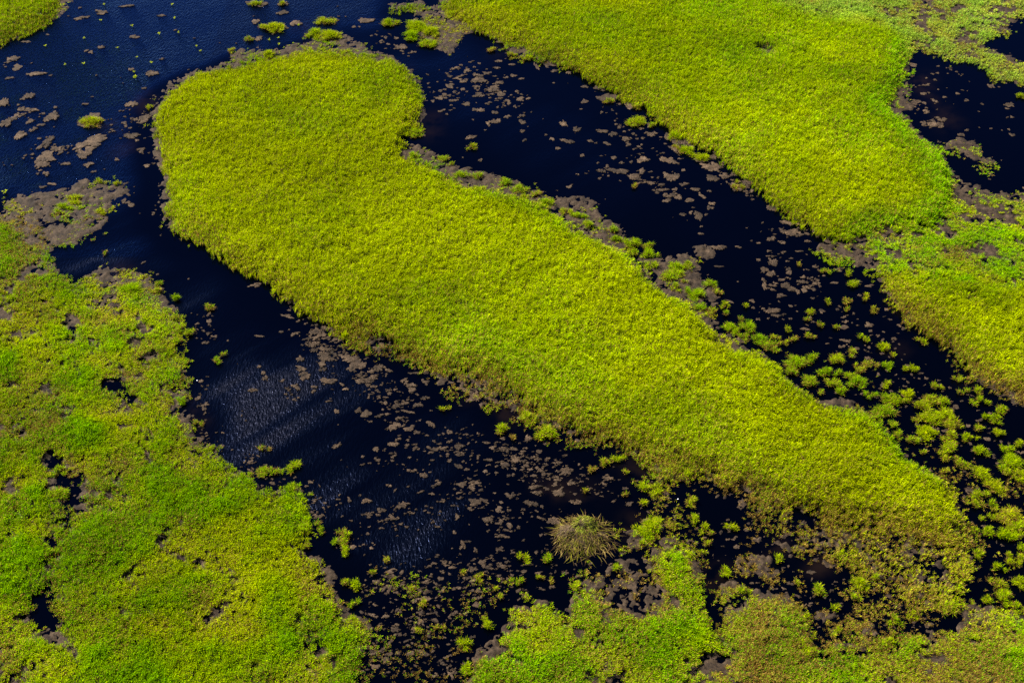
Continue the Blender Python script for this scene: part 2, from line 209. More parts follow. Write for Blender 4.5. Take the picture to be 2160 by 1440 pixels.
# mud and wet ground
M = zeros(0.0)
M[D > 0.1] = np.where(D < .45, .27, np.clip(0.25 + 0.60*D, 0, .8))[D > 0.1]
for p in (BED1, ISL, BEDR, BEDRL): fill(M, p, .85)
for p in (FARR, LOWR): fill(M, p, .72)
for poly, val in ((FR1, .5), (FR2, .54), (RSPARSE, .46)): fill(M, poly, val)
for poly in (
    [(120,-200),(190,-200),(165,0),(150,20),(130,45),(100,62),(60,76),(0,96),(-300,190),(-300,150),(66,64),(93,50),(120,14)],
    [(480,112),(500,98),(540,101),(590,105),(650,80),(700,62),(760,80),(790,105),(835,118),(880,150),(892,165),(884,180),(860,145),(770,118),(640,114),(570,122),(520,137),(485,130)],
    [(345,172),(400,148),(470,133),(490,125),(530,128),(420,158),(360,185),(338,215),(325,225),(330,200)],
    [(318,225),(335,215),(335,330),(350,352),(365,365),(358,400),(348,470),(335,470),(325,420),(335,380),(322,340),(312,290)],
    [(880,165),(890,170),(902,210),(900,265),(878,275),(845,292),(835,290),(860,265),(885,245)],
    [(830,300),(853,300),(907,310),(935,327),(975,353),(1013,360),(1080,372),(1130,399),(1187,413),(1240,413),(1275,433),(1270,447),(1302,467),(1315,484),(1347,503),(1330,540),(1200,480),(1100,425),(950,380),(860,340),(830,325)],
    [(1340,535),(1400,540),(1440,535),(1470,517),(1490,512),(1532,528),(1500,548),(1470,553),(1490,583),(1530,603),(1527,620),(1500,660),(1440,640),(1370,580)],
    [(1500,660),(1515,690),(1540,707),(1600,735),(1605,758),(1560,755),(1510,730)],
    [(1640,775),(1670,800),(1700,815),(1727,838),(1790,835),(1800,852),(1760,868),(1720,860),(1660,820)],
    [(855,65),(868,30),(900,10),(935,5),(990,60),(975,90),(962,115),(940,117),(905,98),(870,80)],
    [(1000,75),(1060,95),(1100,118),(1140,125),(1190,145),(1240,155),(1180,130),(1110,95)],
    [(0,440),(20,417),(63,400),(107,400),(140,390),(173,373),(285,380),(283,393),(263,420),(233,430),(240,457),(230,473),(200,503),(147,517),(93,530),(60,520),(0,475),(-400,475),(-400,440)],
    [(93,528),(117,545),(123,570),(147,587),(173,595),(215,645),(200,655),(160,640),(130,600),(110,560)],
    [(1895,120),(1915,112),(1925,150),(1922,200),(1925,250),(1900,240),(1880,215),(1900,190)],
    [(1915,250),(1945,280),(1990,318),(2000,340),(2025,375),(2015,390),(1990,340),(1930,300)],
    [(1975,300),(2020,284),(2065,298),(2070,318),(2100,330),(2118,358),(2075,357),(2035,327),(1985,316)],
    [(1985,25),(2060,30),(2110,45),(2090,50),(2020,40)],
    [(1990,55),(2060,70),(2075,85),(2050,95),(2000,80)],
    [(2050,780),(2110,800),(2160,820),(2400,920),(2400,960),(2160,870),(2100,830),(2060,805)],
    [(90,1310),(130,1320),(160,1370),(140,1390),(90,1370),(75,1345)],
    [(400,860),(412,900),(425,935),(455,945),(480,965),(500,992),(480,985),(440,955),(400,940),(365,900)],
    [(1880,925),(1915,960),(1950,990),(1995,1012),(2010,1040),(2030,1060),(2010,1070),(1960,1010),(1900,965)],
    
):
    fill(M, poly, .68)
dabs(M, [(40,50,0,0)], 0)
dabs(M, [(340,40,110,100),(470,210,110,100,20),(400,580,90,160,20),(280,960,160,200,25),(270,1060,110,100)], .25, (0,960), 1/3., 2.0)
dabs(M, [(330,150,160,110),(430,330,100,90),(430,450,160,50,-15),(370,740,150,60,-35),(350,1140,260,130,15),(290,690,80,60)], .62, (0,960), 1/3., 2.0)
dabs(M, [(830,1070,80,60,40),(1160,1150,110,80),(600,770,150,30),(650,850,30,60)], .28, (0,480), 1/3., 2.0)
dabs(M, [(330,60,110,120),(350,230,130,80),(430,450,110,60),(370,560,110,120),(300,700,90,80)], .3, (0,960), 1/3., 2.0)
fill(M, [(1480,1210),(1505,1205),(1512,1240),(1517,1330),(1498,1335),(1490,1300)], 0)
Ms = blur(M, 2)
dab(M, 140, 440, 190, 60, .60, 10, 3)
for a_, b_ in ((322,230),(318,270),(322,310),(334,345),(342,380),(338,420),(340,460),(360,165),(420,145),(892,200),(895,240)): dab(M, a_, b_, 16, 26, min(.55, samp(M, np.array([a_]), np.array([b_]))[0]), 0, 3)
q_ = (M > .58) & (D < .14); D[q_] = .24; Hh[q_] = .16; BR[q_] = .45; GR[q_] = .5
Ds = blur(D, 1); Hs = blur(Hh, 3); BRs = blur(BR, 4); GRs = blur(GR, 3)

# ------------------------------------------------------------------ materials
def newmat(name):
    m = bpy.data.materials.new(name); m.use_nodes = True; m.node_tree.nodes.clear()
    return m, m.node_tree.nodes, m.node_tree.links
def blade_mat(name, transl=0.35):
    m, N, L = newmat(name)
    at = N.new('ShaderNodeAttribute'); at.attribute_name = 'col'
    d = N.new('ShaderNodeBsdfDiffuse'); t = N.new('ShaderNodeBsdfTranslucent')
    mx = N.new('ShaderNodeMixShader'); mx.inputs[0].default_value = transl
    L.new(at.outputs['Color'], d.inputs[0])
    L.new(at.outputs['Color'], t.inputs[0])
    L.new(d.outputs[0], mx.inputs[1]); L.new(t.outputs[0], mx.inputs[2])
    o = N.new('ShaderNodeOutputMaterial'); L.new(mx.outputs[0], o.inputs[0])
    return m
MAT_BLADE = blade_mat('reed_leaf')
def noise_ramp(N, L, vec, scale, stops, detail=6, rough=.6):
    n = N.new('ShaderNodeTexNoise'); n.inputs['Scale'].default_value = scale; n.inputs['Detail'].default_value = detail; n.inputs['Roughness'].default_value = rough
    L.new(vec, n.inputs['Vector'])
    r = N.new('ShaderNodeValToRGB'); e = r.color_ramp.elements
    e[0].position, e[0].color = stops[0][0], (*stops[0][1], 1); e[1].position, e[1].color = stops[-1][0], (*stops[-1][1], 1)
    for p, c in stops[1:-1]:
        x = e.new(p); x.color = (*c, 1)
    L.new(n.outputs['Fac'], r.inputs[0])
    return r, n
def mud_mat(name, k=1.0, fine=9.0):
    m, N, L = newmat(name)
    g = N.new('ShaderNodeNewGeometry')
    r, n1 = noise_ramp(N, L, g.outputs['Position'], 1.7, [(.33, (.010*k,.006*k,.004*k)), (.5, (.038*k,.0235*k,.0130*k)), (.68, (.080*k,.052*k,.031*k))], 8, .7)
    r2, n2 = noise_ramp(N, L, g.outputs['Position'], fine, [(.32, (.35,.33,.33)), (.55, (.95,.95,.95)), (.75, (1.5,1.45,1.35))], 5, .7)
    mu = N.new('ShaderNodeMix'); mu.data_type = 'RGBA'; mu.blend_type = 'MULTIPLY'; mu.inputs[0].default_value = 1
    L.new(r.outputs[0], mu.inputs[6]); L.new(r2.outputs[0], mu.inputs[7])
    b = N.new('ShaderNodeBsdfPrincipled'); b.inputs['Roughness'].default_value = .85; b.inputs['Specular IOR Level'].default_value = .2
    bp = N.new('ShaderNodeBump'); bp.inputs['Strength'].default_value = .9; bp.inputs['Distance'].default_value = .06
    L.new(n2.outputs['Fac'], bp.inputs['Height']); L.new(bp.outputs[0], b.inputs['Normal'])
    L.new(mu.outputs[2], b.inputs['Base Color'])
    o = N.new('ShaderNodeOutputMaterial'); L.new(b.outputs[0], o.inputs[0])
    return m
MAT_MUD = mud_mat('peat_mud'); MAT_MAT = mud_mat('floating_peat', 1.45, 14.0); MAT_MAT2 = mud_mat('wet_floating_peat', 1.0, 14.0); MAT_MAT3 = mud_mat('dry_floating_peat', 1.9, 14.0); MAT_STRAW_MUD = mud_mat('dry_peat', 1.6, 16.0)
def water_mat():
    m, N, L = newmat('marsh_water')
    g = N.new('ShaderNodeNewGeometry')
    at = N.new('ShaderNodeAttribute'); at.attribute_name = 'wat'
    sp = N.new('ShaderNodeSeparateColor'); L.new(at.outputs['Color'], sp.inputs[0])     # R ripple, G silt
    mp = N.new('ShaderNodeMapping'); mp.inputs['Rotation'].default_value = (0, 0, radians(-48)); mp.inputs['Scale'].default_value = (1, .34, 1)
    L.new(g.outputs['Position'], mp.inputs['Vector'])
    n1 = N.new('ShaderNodeTexNoise'); n1.inputs['Scale'].default_value = 8.5; n1.inputs['Detail'].default_value = 2.5; n1.inputs['Roughness'].default_value = .65; n1.inputs['Distortion'].default_value = .3
    L.new(mp.outputs[0], n1.inputs['Vector'])
    bp = N.new('ShaderNodeBump'); bp.inputs['Distance'].default_value = .15
    L.new(n1.outputs['Fac'], bp.inputs['Height']); L.new(sp.outputs[0], bp.inputs['Strength'])
    mc = N.new('ShaderNodeMix'); mc.data_type = 'RGBA'
    mc.inputs[6].default_value = (.0001, .0003, .0010, 1); mc.inputs[7].default_value = (.016, .009, .005, 1)
    L.new(sp.outputs[1], mc.inputs[0])
    mr = N.new('ShaderNodeMapRange'); mr.inputs[3].default_value = .03; mr.inputs[4].default_value = .34
    L.new(sp.outputs[2], mr.inputs[0])
    df = N.new('ShaderNodeBsdfDiffuse'); L.new(mc.outputs[2], df.inputs[0])
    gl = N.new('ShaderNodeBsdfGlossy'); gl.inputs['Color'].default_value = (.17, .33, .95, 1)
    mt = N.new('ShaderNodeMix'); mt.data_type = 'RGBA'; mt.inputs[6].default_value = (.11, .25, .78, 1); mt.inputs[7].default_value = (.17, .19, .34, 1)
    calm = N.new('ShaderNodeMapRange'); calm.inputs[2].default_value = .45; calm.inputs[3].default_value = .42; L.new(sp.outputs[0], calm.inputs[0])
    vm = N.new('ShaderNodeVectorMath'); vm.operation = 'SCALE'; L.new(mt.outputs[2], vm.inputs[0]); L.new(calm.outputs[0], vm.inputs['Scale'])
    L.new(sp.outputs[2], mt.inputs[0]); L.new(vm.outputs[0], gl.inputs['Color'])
    L.new(mr.outputs[0], gl.inputs['Roughness']); L.new(bp.outputs[0], gl.inputs['Normal'])
    fr = N.new('ShaderNodeFresnel'); fr.inputs['IOR'].default_value = 1.33; L.new(bp.outputs[0], fr.inputs['Normal'])
    mx = N.new('ShaderNodeMixShader'); L.new(fr.outputs[0], mx.inputs[0]); L.new(df.outputs[0], mx.inputs[1]); L.new(gl.outputs[0], mx.inputs[2])
    o = N.new('ShaderNodeOutputMaterial'); L.new(mx.outputs[0], o.inputs[0])
    return m
MAT_WATER = water_mat()

# ------------------------------------------------------------------ mesh helpers
def mesh_np(name, V, tris=None, quads=None, mat=None, fcol=None, smooth=False):
    me = bpy.data.meshes.new(name)
    nt_ = 0 if tris is None else len(tris); nq = 0 if quads is None else len(quads)
    me.vertices.add(len(V)); me.vertices.foreach_set('co', np.ascontiguousarray(V, np.float32).ravel())
    loops = []; 
    if nt_: loops.append(np.asarray(tris, np.int32).ravel())
    if nq: loops.append(np.asarray(quads, np.int32).ravel())
    lp = np.concatenate(loops)
    me.loops.add(len(lp)); me.loops.foreach_set('vertex_index', lp)
    me.polygons.add(nt_ + nq)
    st = np.concatenate([np.arange(nt_)*3, nt_*3 + np.arange(nq)*4]).astype(np.int32)
    me.polygons.foreach_set('loop_start', st)
    me.polygons.foreach_set('use_smooth', np.full(nt_+nq, smooth))
    me.update(calc_edges=True)
    if fcol is not None:
        a = me.attributes.new('col', 'FLOAT_COLOR', 'FACE')
        c4 = np.ones((nt_+nq, 4), np.float32); c4[:, :3] = fcol
        a.data.foreach_set('color', c4.ravel())
    if mat: me.materials.append(mat)
    return me
def link(name, me, parent=None, loc=None, label=None, cat=None, group=None, kind=None):
    o = bpy.data.objects.new(name, me); C.objects.link(o)
    if loc is not None: o.location = loc
    if parent: o.parent = parent
    for k, v_ in (('label', label), ('category', cat), ('group', group), ('kind', kind)):
        if v_: o[k] = v_
    return o
def warpgrid(nu, nv, margin=1.16):
    """grid rows run across the view, widening with distance; outermost ring is carried out to the horizon"""
    y = 22.0 * (108.0/22.0) ** np.linspace(0, 1, nv)
    s = np.linspace(-1, 1, nu)
    half = TH * margin * (y*CP + CAM_H*SP)
    X = s[None, :] * half[:, None]; Y = np.repeat(y[:, None], nu, 1)
    return X, Y
def grid_quads(nu, nv):
    i = np.arange(nv-1)[:, None]*nu + np.arange(nu-1)[None, :]
    return np.stack([i, i+1, i+1+nu, i+nu], -1).reshape(-1, 4)

# ------------------------------------------------------------------ water and ground
def landval(x, y):
    wx, wy = warp(x, y, .16, 1.7, 71)
    u, v, _ = W2P(wx, wy)
    return samp(Ms, u, v)
nu, nv = 860, 720
X, Y = warpgrid(nu, nv)
m_ = landval(X, Y)
n_f = fbm(X*2.6, Y*2.6, 5, 4) - .5
n_c = fbm(X*.5, Y*.5, 15, 2) - .5
Z = np.clip((m_-.53)*.30, -.16, .035) + n_f*.19 + n_c*.05 + (fbm(X*6.5, Y*6.5, 55, 2)-.5)*.13
Z = np.where(m_ < .08, np.minimum(Z, -.06), Z)
Z[0, :] = Z[-1, :] = Z[:, 0] = Z[:, -1] = -.5
Xo, Yo = X.copy(), Y.copy()
Yo[0, :] = -2500; Yo[-1, :] = 3500; Xo[:, 0] = -3000; Xo[:, -1] = 3000
link('ground', mesh_np('ground', np.stack([Xo, Yo, Z], -1).reshape(-1, 3), quads=grid_quads(nu, nv), mat=MAT_MUD, smooth=True), kind='structure')

RIP = zeros(0.0)
fill(RIP, [(-400,-200),(850,-200),(800,60),(640,70),(480,110),(340,180),(320,330),(330,480),(100,540),(-400,480)], .95)
dabs(RIP, [(170,150,380,220,0,1.0),(420,60,500,120,0,.8),(100,360,360,160,20,1.0),(250,260,220,60,-30,.75),(230,480,240,90,0,.7),(330,40,300,90,0,.8)], .5, (0,0), 1, 1.2)
dab(RIP, 640, 890, 330, 330, .75, 0, 1.1); dab(RIP, 920, 1060, 330, 190, .62, 0, 1.0)
for q in ((180,545,110,60,0,1.2),(280,530,130,70,0,.9),(430,600,140,60,0,1.3),(440,660,120,90,0,.6),(560,750,260,110,-35,.85),(530,860,260,120,-30,.9),(620,900,330,200,-20,.85),(600,830,200,70,-35,1.0),(760,1010,300,200,-20,.7),(850,1060,320,160,-25,.6),(700,870,220,90,-25,.75),(900,1150,220,110,-20,.5),(1000,980,260,140,-15,.45),(800,1240,120,60,-30,.6),(820,1250,90,200,-40,.5),(790,1290,60,90,-30,.55)):
    dab(RIP, q[0], q[1], q[2]/2, q[3]/2, q[5], q[4], 1.5)
for q in ((920,120,170,60,-10,1.0),(1020,130,200,70,-10,.95),(1000,230,300,120,-10,.5),(1150,280,300,120,-25,.36),(1250,340,300,120,-25,.32),(1150,370,260,70,-25,.25),(1060,290,120,40,-20,.34),(1350,400,260,160,0,.14),(1550,500,240,200,0,.1)):
    dab(RIP, q[0], q[1], q[2]/2, q[3]/2, q[5], q[4], 1.2)
RIPs = blur(RIP, 9)
SIL = zeros(0.0)
for q in ((1560,1180,80,50),(240,570,90,30),(1620,1150,90,50),(1740,1210,120,50),(1480,1190,80,60),(1250,880,90,40),(900,270,50,60),(1240,30,0,0),(1300,1340,0,0),(630,270,60,30),(210,270,50,30),(270,220,60,30),(660,60,60,20),(860,150,60,16),(1060,105,70,14),(1960,190,60,60),(1990,250,60,50),(1900,640,50,60),(2060,790,60,30),(1900,740,60,20),(1340,1000,120,30),(1210,1050,160,40),(1340,1100,60,60),(820,760,90,20),(1000,860,80,30),(1080,890,60,40),(420,900,40,50),(240,320,50,30),(290,230,60,30),(1100,880,50,60)):
    if q[2]: dab(SIL, q[0], q[1], q[2]/2, q[3]/2, .8, 0, 1.2)
nu2, nv2 = 460, 400
X, Y = warpgrid(nu2, nv2, 1.2)
qx = (fbm(X*.16, Y*.16, 401, 3)-.5)*9; qy = (fbm(X*.16, Y*.16, 411, 3)-.5)*9
u, v, _ = W2P(X+qx, Y+qy)
rip = samp(RIPs, u, v)
u, v, _ = W2P(X+qx*.35, Y+qy*.35)
sl_ = samp(blur(SIL, 4), u, v)
u, v, _ = W2P(X, Y)
Mc = blur(np.clip(M*1.2, 0, 1), 2)
FLT = zeros(0.0)
for q in ((1020,180,230,110,10,.5),(960,200,120,90,0,.6),(1100,260,200,60,0,.2),(1300,230,220,70,30,.15),(1330,270,100,50,30,.4),(1500,340,200,50,35,.8),(1560,390,130,40,30,.7),(1400,360,260,120,30,.22),(1300,350,160,90,0,.15),(1280,300,120,30,0,.15),
          (1430,400,120,50,0,.5),(1460,450,100,60,0,.3),(1640,560,90,110,0,.6),(1700,480,90,60,45,.6),(1630,500,100,60,0,.3),(1690,590,150,90,30,.4),(1640,660,120,40,0,.4),(1750,640,200,120,30,.25),(1860,760,260,200,35,.2),(2010,880,200,160,40,.2),
          (70,340,160,70,0,.35),(100,320,120,60,10,.4),(40,250,120,60,0,.35),(60,150,140,60,0,.2),(30,140,100,40,0,.25),(190,30,160,30,10,.12),(260,260,120,90,0,.25),(320,260,60,200,0,.45),(200,110,60,30,0,.1),(560,60,200,60,0,.1),(830,90,120,40,20,.5),(700,50,160,40,0,.2),
          (1980,170,160,120,0,.35),(2080,230,200,120,0,.1),(1960,230,80,100,0,.4),(2100,360,90,50,0,.15),(340,450,40,120,0,.35),(250,440,100,60,0,.3),
          (580,600,200,50,35,.2),(640,650,160,60,40,.45),(690,730,130,90,40,.8),(760,790,180,80,30,.8),(820,860,200,110,30,.6),(900,910,200,120,20,.5),(850,960,200,80,0,.4),(980,950,220,110,15,.5),(1100,960,220,80,15,.7),(1140,1010,220,80,10,.6),(1020,1040,220,110,0,.4),(1230,1010,200,80,10,.5),(1330,1040,150,80,20,.45),
          (1100,1100,180,90,0,.35),(960,1080,200,110,0,.25),(830,1080,140,110,0,.3),(760,1130,130,80,0,.4),(700,1070,100,70,0,.3),(1100,1190,260,80,0,.55),(960,1220,260,100,0,.45),(860,1260,240,130,20,.6),(820,1350,240,150,0,.8),(940,1380,160,120,0,.6),(1060,1240,150,70,0,.6),(1200,1200,200,80,0,.4),
          (1400,1080,120,80,20,.35),(1500,1150,160,110,0,.3),(430,700,60,70,0,.35),(440,920,80,60,20,.35),(560,990,200,50,25,.45),(650,1060,60,90,0,.4),(430,850,40,140,0,.3),(600,700,80,60,0,.12),(560,800,80,40,0,.12),(540,870,70,40,0,.15),(620,830,60,40,0,.35),(680,830,80,50,0,.5),
          (2080,1000,220,260,0,.25),(1700,1250,260,180,0,.25),(1900,1330,200,60,0,.2),(2100,1150,160,260,0,.2),(130,1020,80,80,0,.5),(130,1150,60,80,0,.5),(1000,70,0,0,0,0)):
    if q[2]:
        a = radians(q[4]); du = UU-q[0]; dv = VV-q[1]
        e = ((du*cos(a)+dv*sin(a))/(q[2]/2*1.15))**2 + ((-du*sin(a)+dv*cos(a))/(q[3]/2*1.15))**2
        FLT = np.maximum(FLT, q[5]*np.clip(1.25*(1-e), 0, 1))
FLb = blur(FLT, 3)
sh = np.zeros_like(rip)
for dd, wd in ((.6,.5),(1.3,.5),(2.2,.4),(3.2,.3)):                       # lee of reeds and mats: the wind comes from beyond and right
    uu, vv, _ = W2P(X+dd*.72, Y+dd*.69)
    sh += wd*samp(Mc, uu, vv)*1.2
streak = fbm((X*.72+Y*.69)*.10, (X*.69-Y*.72)*.75, 44, 3)
streak2 = fbm((X*.72+Y*.69)*.25, (X*.69-Y*.72)*2.2, 47, 2)
st = .50+.60*np.clip((streak-.30)*3.0, 0.0, 1.25)*np.clip(.75+(streak2-.3)*.8, .5, 1.3)
far_ = np.clip((Y-55)/25, 0, 1)*(X < 0)
mod = st*(1-far_*.55) + far_*.55
rip = np.clip(rip*np.clip(1.25-sh*.85, 0.02, 1)*mod*.8, 0.0, 1)
silt = np.clip(sl_*np.clip(fbm(X*1.6, Y*1.6, 81)*2.4-.6, 0, 1)*.8, 0, 1)
col = np.ones((X.size, 4), np.float32); col[:, 0] = rip.ravel(); col[:, 1] = silt.ravel(); col[:, 2] = (np.clip(rip*1.5, 0, 1)*np.where(u+v*.3 < 480, np.where(v < 540, .25, 1), 1)*np.clip((v-330)/250, .25, 1)).ravel()
X[:, 0] = -3000; X[:, -1] = 3000; Y[0, :] = -2500; Y[-1, :] = 3500
me = mesh_np('water', np.stack([X, Y, np.zeros_like(X)], -1).reshape(-1, 3), quads=grid_quads(nu2, nv2), mat=MAT_WATER)
a_ = me.attributes.new('wat', 'FLOAT_COLOR', 'POINT'); a_.data.foreach_set('color', col.ravel())
link('water', me, kind='structure')

# ------------------------------------------------------------------ blades
YG = np.array((.335, .385, .0006)); GG = np.array((.150, .300, .0006)); BB = np.array((.185, .110, .018)); SS = np.array((.34, .225, .045)); PP = np.array((.31, .38, .07))
def colours(n, gr, br, pa=0, kv=.27):
    g = np.clip(gr + rng.normal(0, .22, n), 0, 1.1)[:, None]
    c = YG*(1-g) + GG*g
    pa = np.broadcast_to(pa, (n,))[:, None]*np.clip(rng.normal(.6, .4, n), 0, 1)[:, None]
    c = c*(1-pa) + PP*pa
    isb = rng.random(n) < br
    bb = np.where((rng.random(n) < .3)[:, None], SS, BB)
    c = np.where(isb[:, None], bb, c)
    return np.clip(c*np.exp(rng.normal(0, kv, n))[:, None], .0005, .8)
def blades(cx, cy, z0, zt, reach, wid, az, c):
    """one bent leaf per entry: root, widened middle, tip"""
    n = len(cx); dx = np.cos(az); dy = np.sin(az)
    V = np.empty((n, 4, 3), np.float32)
    V[:, 0] = np.stack([cx, cy, z0], -1)
    mx = cx + dx*reach*.42; my = cy + dy*reach*.42; mz = z0 + (zt-z0)*.86
    V[:, 1] = np.stack([mx - dy*wid, my + dx*wid, mz], -1)
    V[:, 2] = np.stack([mx + dy*wid, my - dx*wid, mz], -1)
    V[:, 3] = np.stack([cx + dx*reach, cy + dy*reach, zt], -1)
    b = np.arange(n)[:, None]*4
    T = np.stack([b + np.array([[0, 2, 1]]), b + np.array([[1, 2, 3]])], 1).reshape(-1, 3)
    return V.reshape(-1, 3), T, np.repeat(c, 2, 0)

NT0 = 250.0; K = 6
xs = []; ys = []
half = lambda y: TH*1.13*(y*CP + CAM_H*SP) + 1
A_tot = 2*half(104.0)*(104-23)
n0 = int(A_tot*NT0)
px = rng.uniform(-1, 1, n0)*half(104.0); py = rng.uniform(23, 104, n0)
_, _, tt = W2P(px, py)
ok = (np.abs(px) < half(py)) & (rng.random(n0) < (47.0/tt)**1.35)
px, py, tt = px[ok], py[ok], tt[ok]
wx, wy = warp(px, py, .20, 2.0, 91); wx, wy = wx + (fbm(px*.45, py*.45, 95)-.5)*.9, wy + (fbm(px*.45, py*.45, 98)-.5)*.9; wx = wx + rng.normal(0, .10, len(px)); wy = wy + rng.normal(0, .12, len(px))
# tall growth is traced by its crown line: look the point up part of the way up the stems
hh0 = samp(Hs, *W2P(wx, wy)[:2])
u, v, _ = W2P(wx, wy, hh0*.45)
d = samp(Ds, u, v); dw = samp(Dw, u, v)
hs_ = samp(Hs, u, v); lowz = np.clip((.68-hs_)/.1, 0, 1)
v5 = fbm(px*.55, py*.55, 161, 3)-.5
d = d + lowz*np.clip(v5, -.3, .12)*.95*(d < .97)
cl = .62*fbm(px*1.25, py*1.25, 3, 2) + .38*vnoise(px*4.1, py*4.1, 8)
thr = np.clip((cl-.5)*1.9+.5, 0, 1)
mixr = np.clip(samp(BRs, u, v)*.95, 0, .62)
thr = thr*(1-mixr) + rng.random(len(px))*mixr
keep = ((thr < d*1.08-.04) | (d > .97)) & (rng.random(len(px)) < .30+.75*np.clip((dw-.2)/.6, 0, 1))
px, py, tt, u, v, d, dw, cl, v5, lowz = [q[keep] for q in (px, py, tt, u, v, d, dw, cl, v5, lowz)]
hgt = .72*samp(Hs, u, v)*(.32+.68*np.clip((dw-.40)/.55, 0, 1)); br = samp(BRs, u, v); gr = samp(GRs, u, v); pa = samp(PAs, u, v)
nf = np.clip(dw - samp(Dw, u, v+24), 0, 1); br = np.clip(br + nf*.9*(rng.random(len(px)) < .8), 0, .9)
# variation of hue, height and brightness through the beds
v1 = fbm(px*.16, py*.16, 101, 3)-.5; v2 = fbm(px*.6, py*.6, 111, 3)-.5; v3 = vnoise(px*3.3, py*3.3, 121)-.5
gr = gr + (fbm(px*.07+3, py*.07, 151, 2)-.5)*.7 + v1*(1.0+.6*(samp(Hs,u,v)<.7)) + v2*(.45+.5*(samp(Hs,u,v)<.7))
low = np.clip((.6-samp(Hs, u, v))/.2, 0, 1)
br = np.clip(br + np.maximum(v2-.03, 0)*(.35+1.2*low) + np.maximum(v1-.02,0)*(.25+low*1.3), 0, .95)
gr = np.clip(gr + lowz*v5*1.5, 0, .95); br = np.clip(br - lowz*v5*.8, 0, .92); hgt = hgt*(1 + lowz*v5*1.5)
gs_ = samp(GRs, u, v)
lum = np.exp(-.9*np.clip(gs_-.27, 0, .2)*np.clip((.72-gs_)/.2, 0, 1)*(1-lowz) + .10*np.clip((gs_-.6)/.2, 0, 1) + (fbm(px*.11, py*.11, 171, 3)-.5)*.55 + (fbm((px*.72+py*.69)*.35, (px*.69-py*.72)*1.1, 175, 2)-.5)*.35)  # darker on mid-green patches of tall beds, brighter on the greenest, plus tone noise
v4 = .6*vnoise(px*7.0, py*7.0, 131)+.4*vnoise(px*13., py*13., 133)-.5
hgt = (hgt*(1 + v2*.3 + v3*.22) + v4*.24*np.minimum(hgt*1.6, 1))*rng.uniform(.86, 1.1, len(px))
LB = np.zeros(len(px), int)
for i, p in enumerate((BED1, ISL, BEDR, FARR, LOWR, BEDRL, LEFT, BOTC)):
    pass
cen = {'island': None}
def region(u, v):
    r = np.full(len(u), 1)                                   # central bed and its fringes
    mid = (u + 0*v)
    r[(v < 130 - u*.15) & (u < 300)] = 0
    # upper right bed: right of the dark channel
    chan_u = np.array([-200, 60, 130, 250, 400, 560, 700, 830, 1000, 1500]); 
    cu = np.interp(v, chan_u, [760, 900, 960, 1200, 1480, 1700, 1830, 2060, 2300, 2600])
    R = u > cu; r[R] = 2
    r[R & (u > np.interp(v, [-200, 0, 70, 120, 240, 370, 440, 490, 520], [1600, 1640, 1915, 1912, 1890, 2010, 1985, 1800, 1740])) & (v < 520)] = 3
    r[R & (v >= 200) & (u > 1700) & (v > np.interp(u, [1700, 1800, 1990, 2010, 2100], [495, 490, 430, 370, 330]))] = 4
    r[R & (u > 1820) & (v > np.interp(u, [1820, 1850, 1960, 2160], [585, 580, 600, 620]))] = 5
    cl_ = np.interp(v, [-200, 380, 480, 560, 620, 760, 900, 1000, 1120, 1250, 1600], [-500, 310, 300, 330, 360, 420, 440, 560, 700, 830, 860])
    r[(u < cl_) & (v > 370)] = 6
    r[(v > 1140) & (u > np.interp(v, [1140, 1250, 1600], [840, 880, 860])) & ((u < 1500) | (v > np.interp(u, [1500, 1560, 1700, 1900, 2040, 2160], [1200, 1235, 1290, 1330, 1270, 1280])))] = 7
    return r
reg = region(u, v)
names = [('marsh_reeds', 'bright green reeds filling the top left corner beyond the blue water', 'reeds'),
         ('marsh_reeds', 'long tongue of dense yellow-green reeds crossing the middle of the marsh between two dark channels', 'reeds'),
         ('marsh_reeds', 'large dense bed of yellow-green reeds beyond the right-hand channel, up to the top edge', 'reeds'),
         ('marsh_grass', 'pale patchy grass at the top right corner beyond the small dark pond', 'grass'),
         ('marsh_grass', 'deep green low ground cover on brown mud below the small right-hand pond', 'ground cover'),
         ('marsh_reeds', 'yellow-green reeds with brown feet at the right edge above the tussock channel', 'reeds'),
         ('marsh_grass', 'patchy green and yellow marsh grass covering the whole lower left', 'grass'),
         ('marsh_grass', 'bright green clumpy growth along the bottom edge from the middle to the right', 'grass')]
az_w = radians(-38)                                          # leaves lean down wind
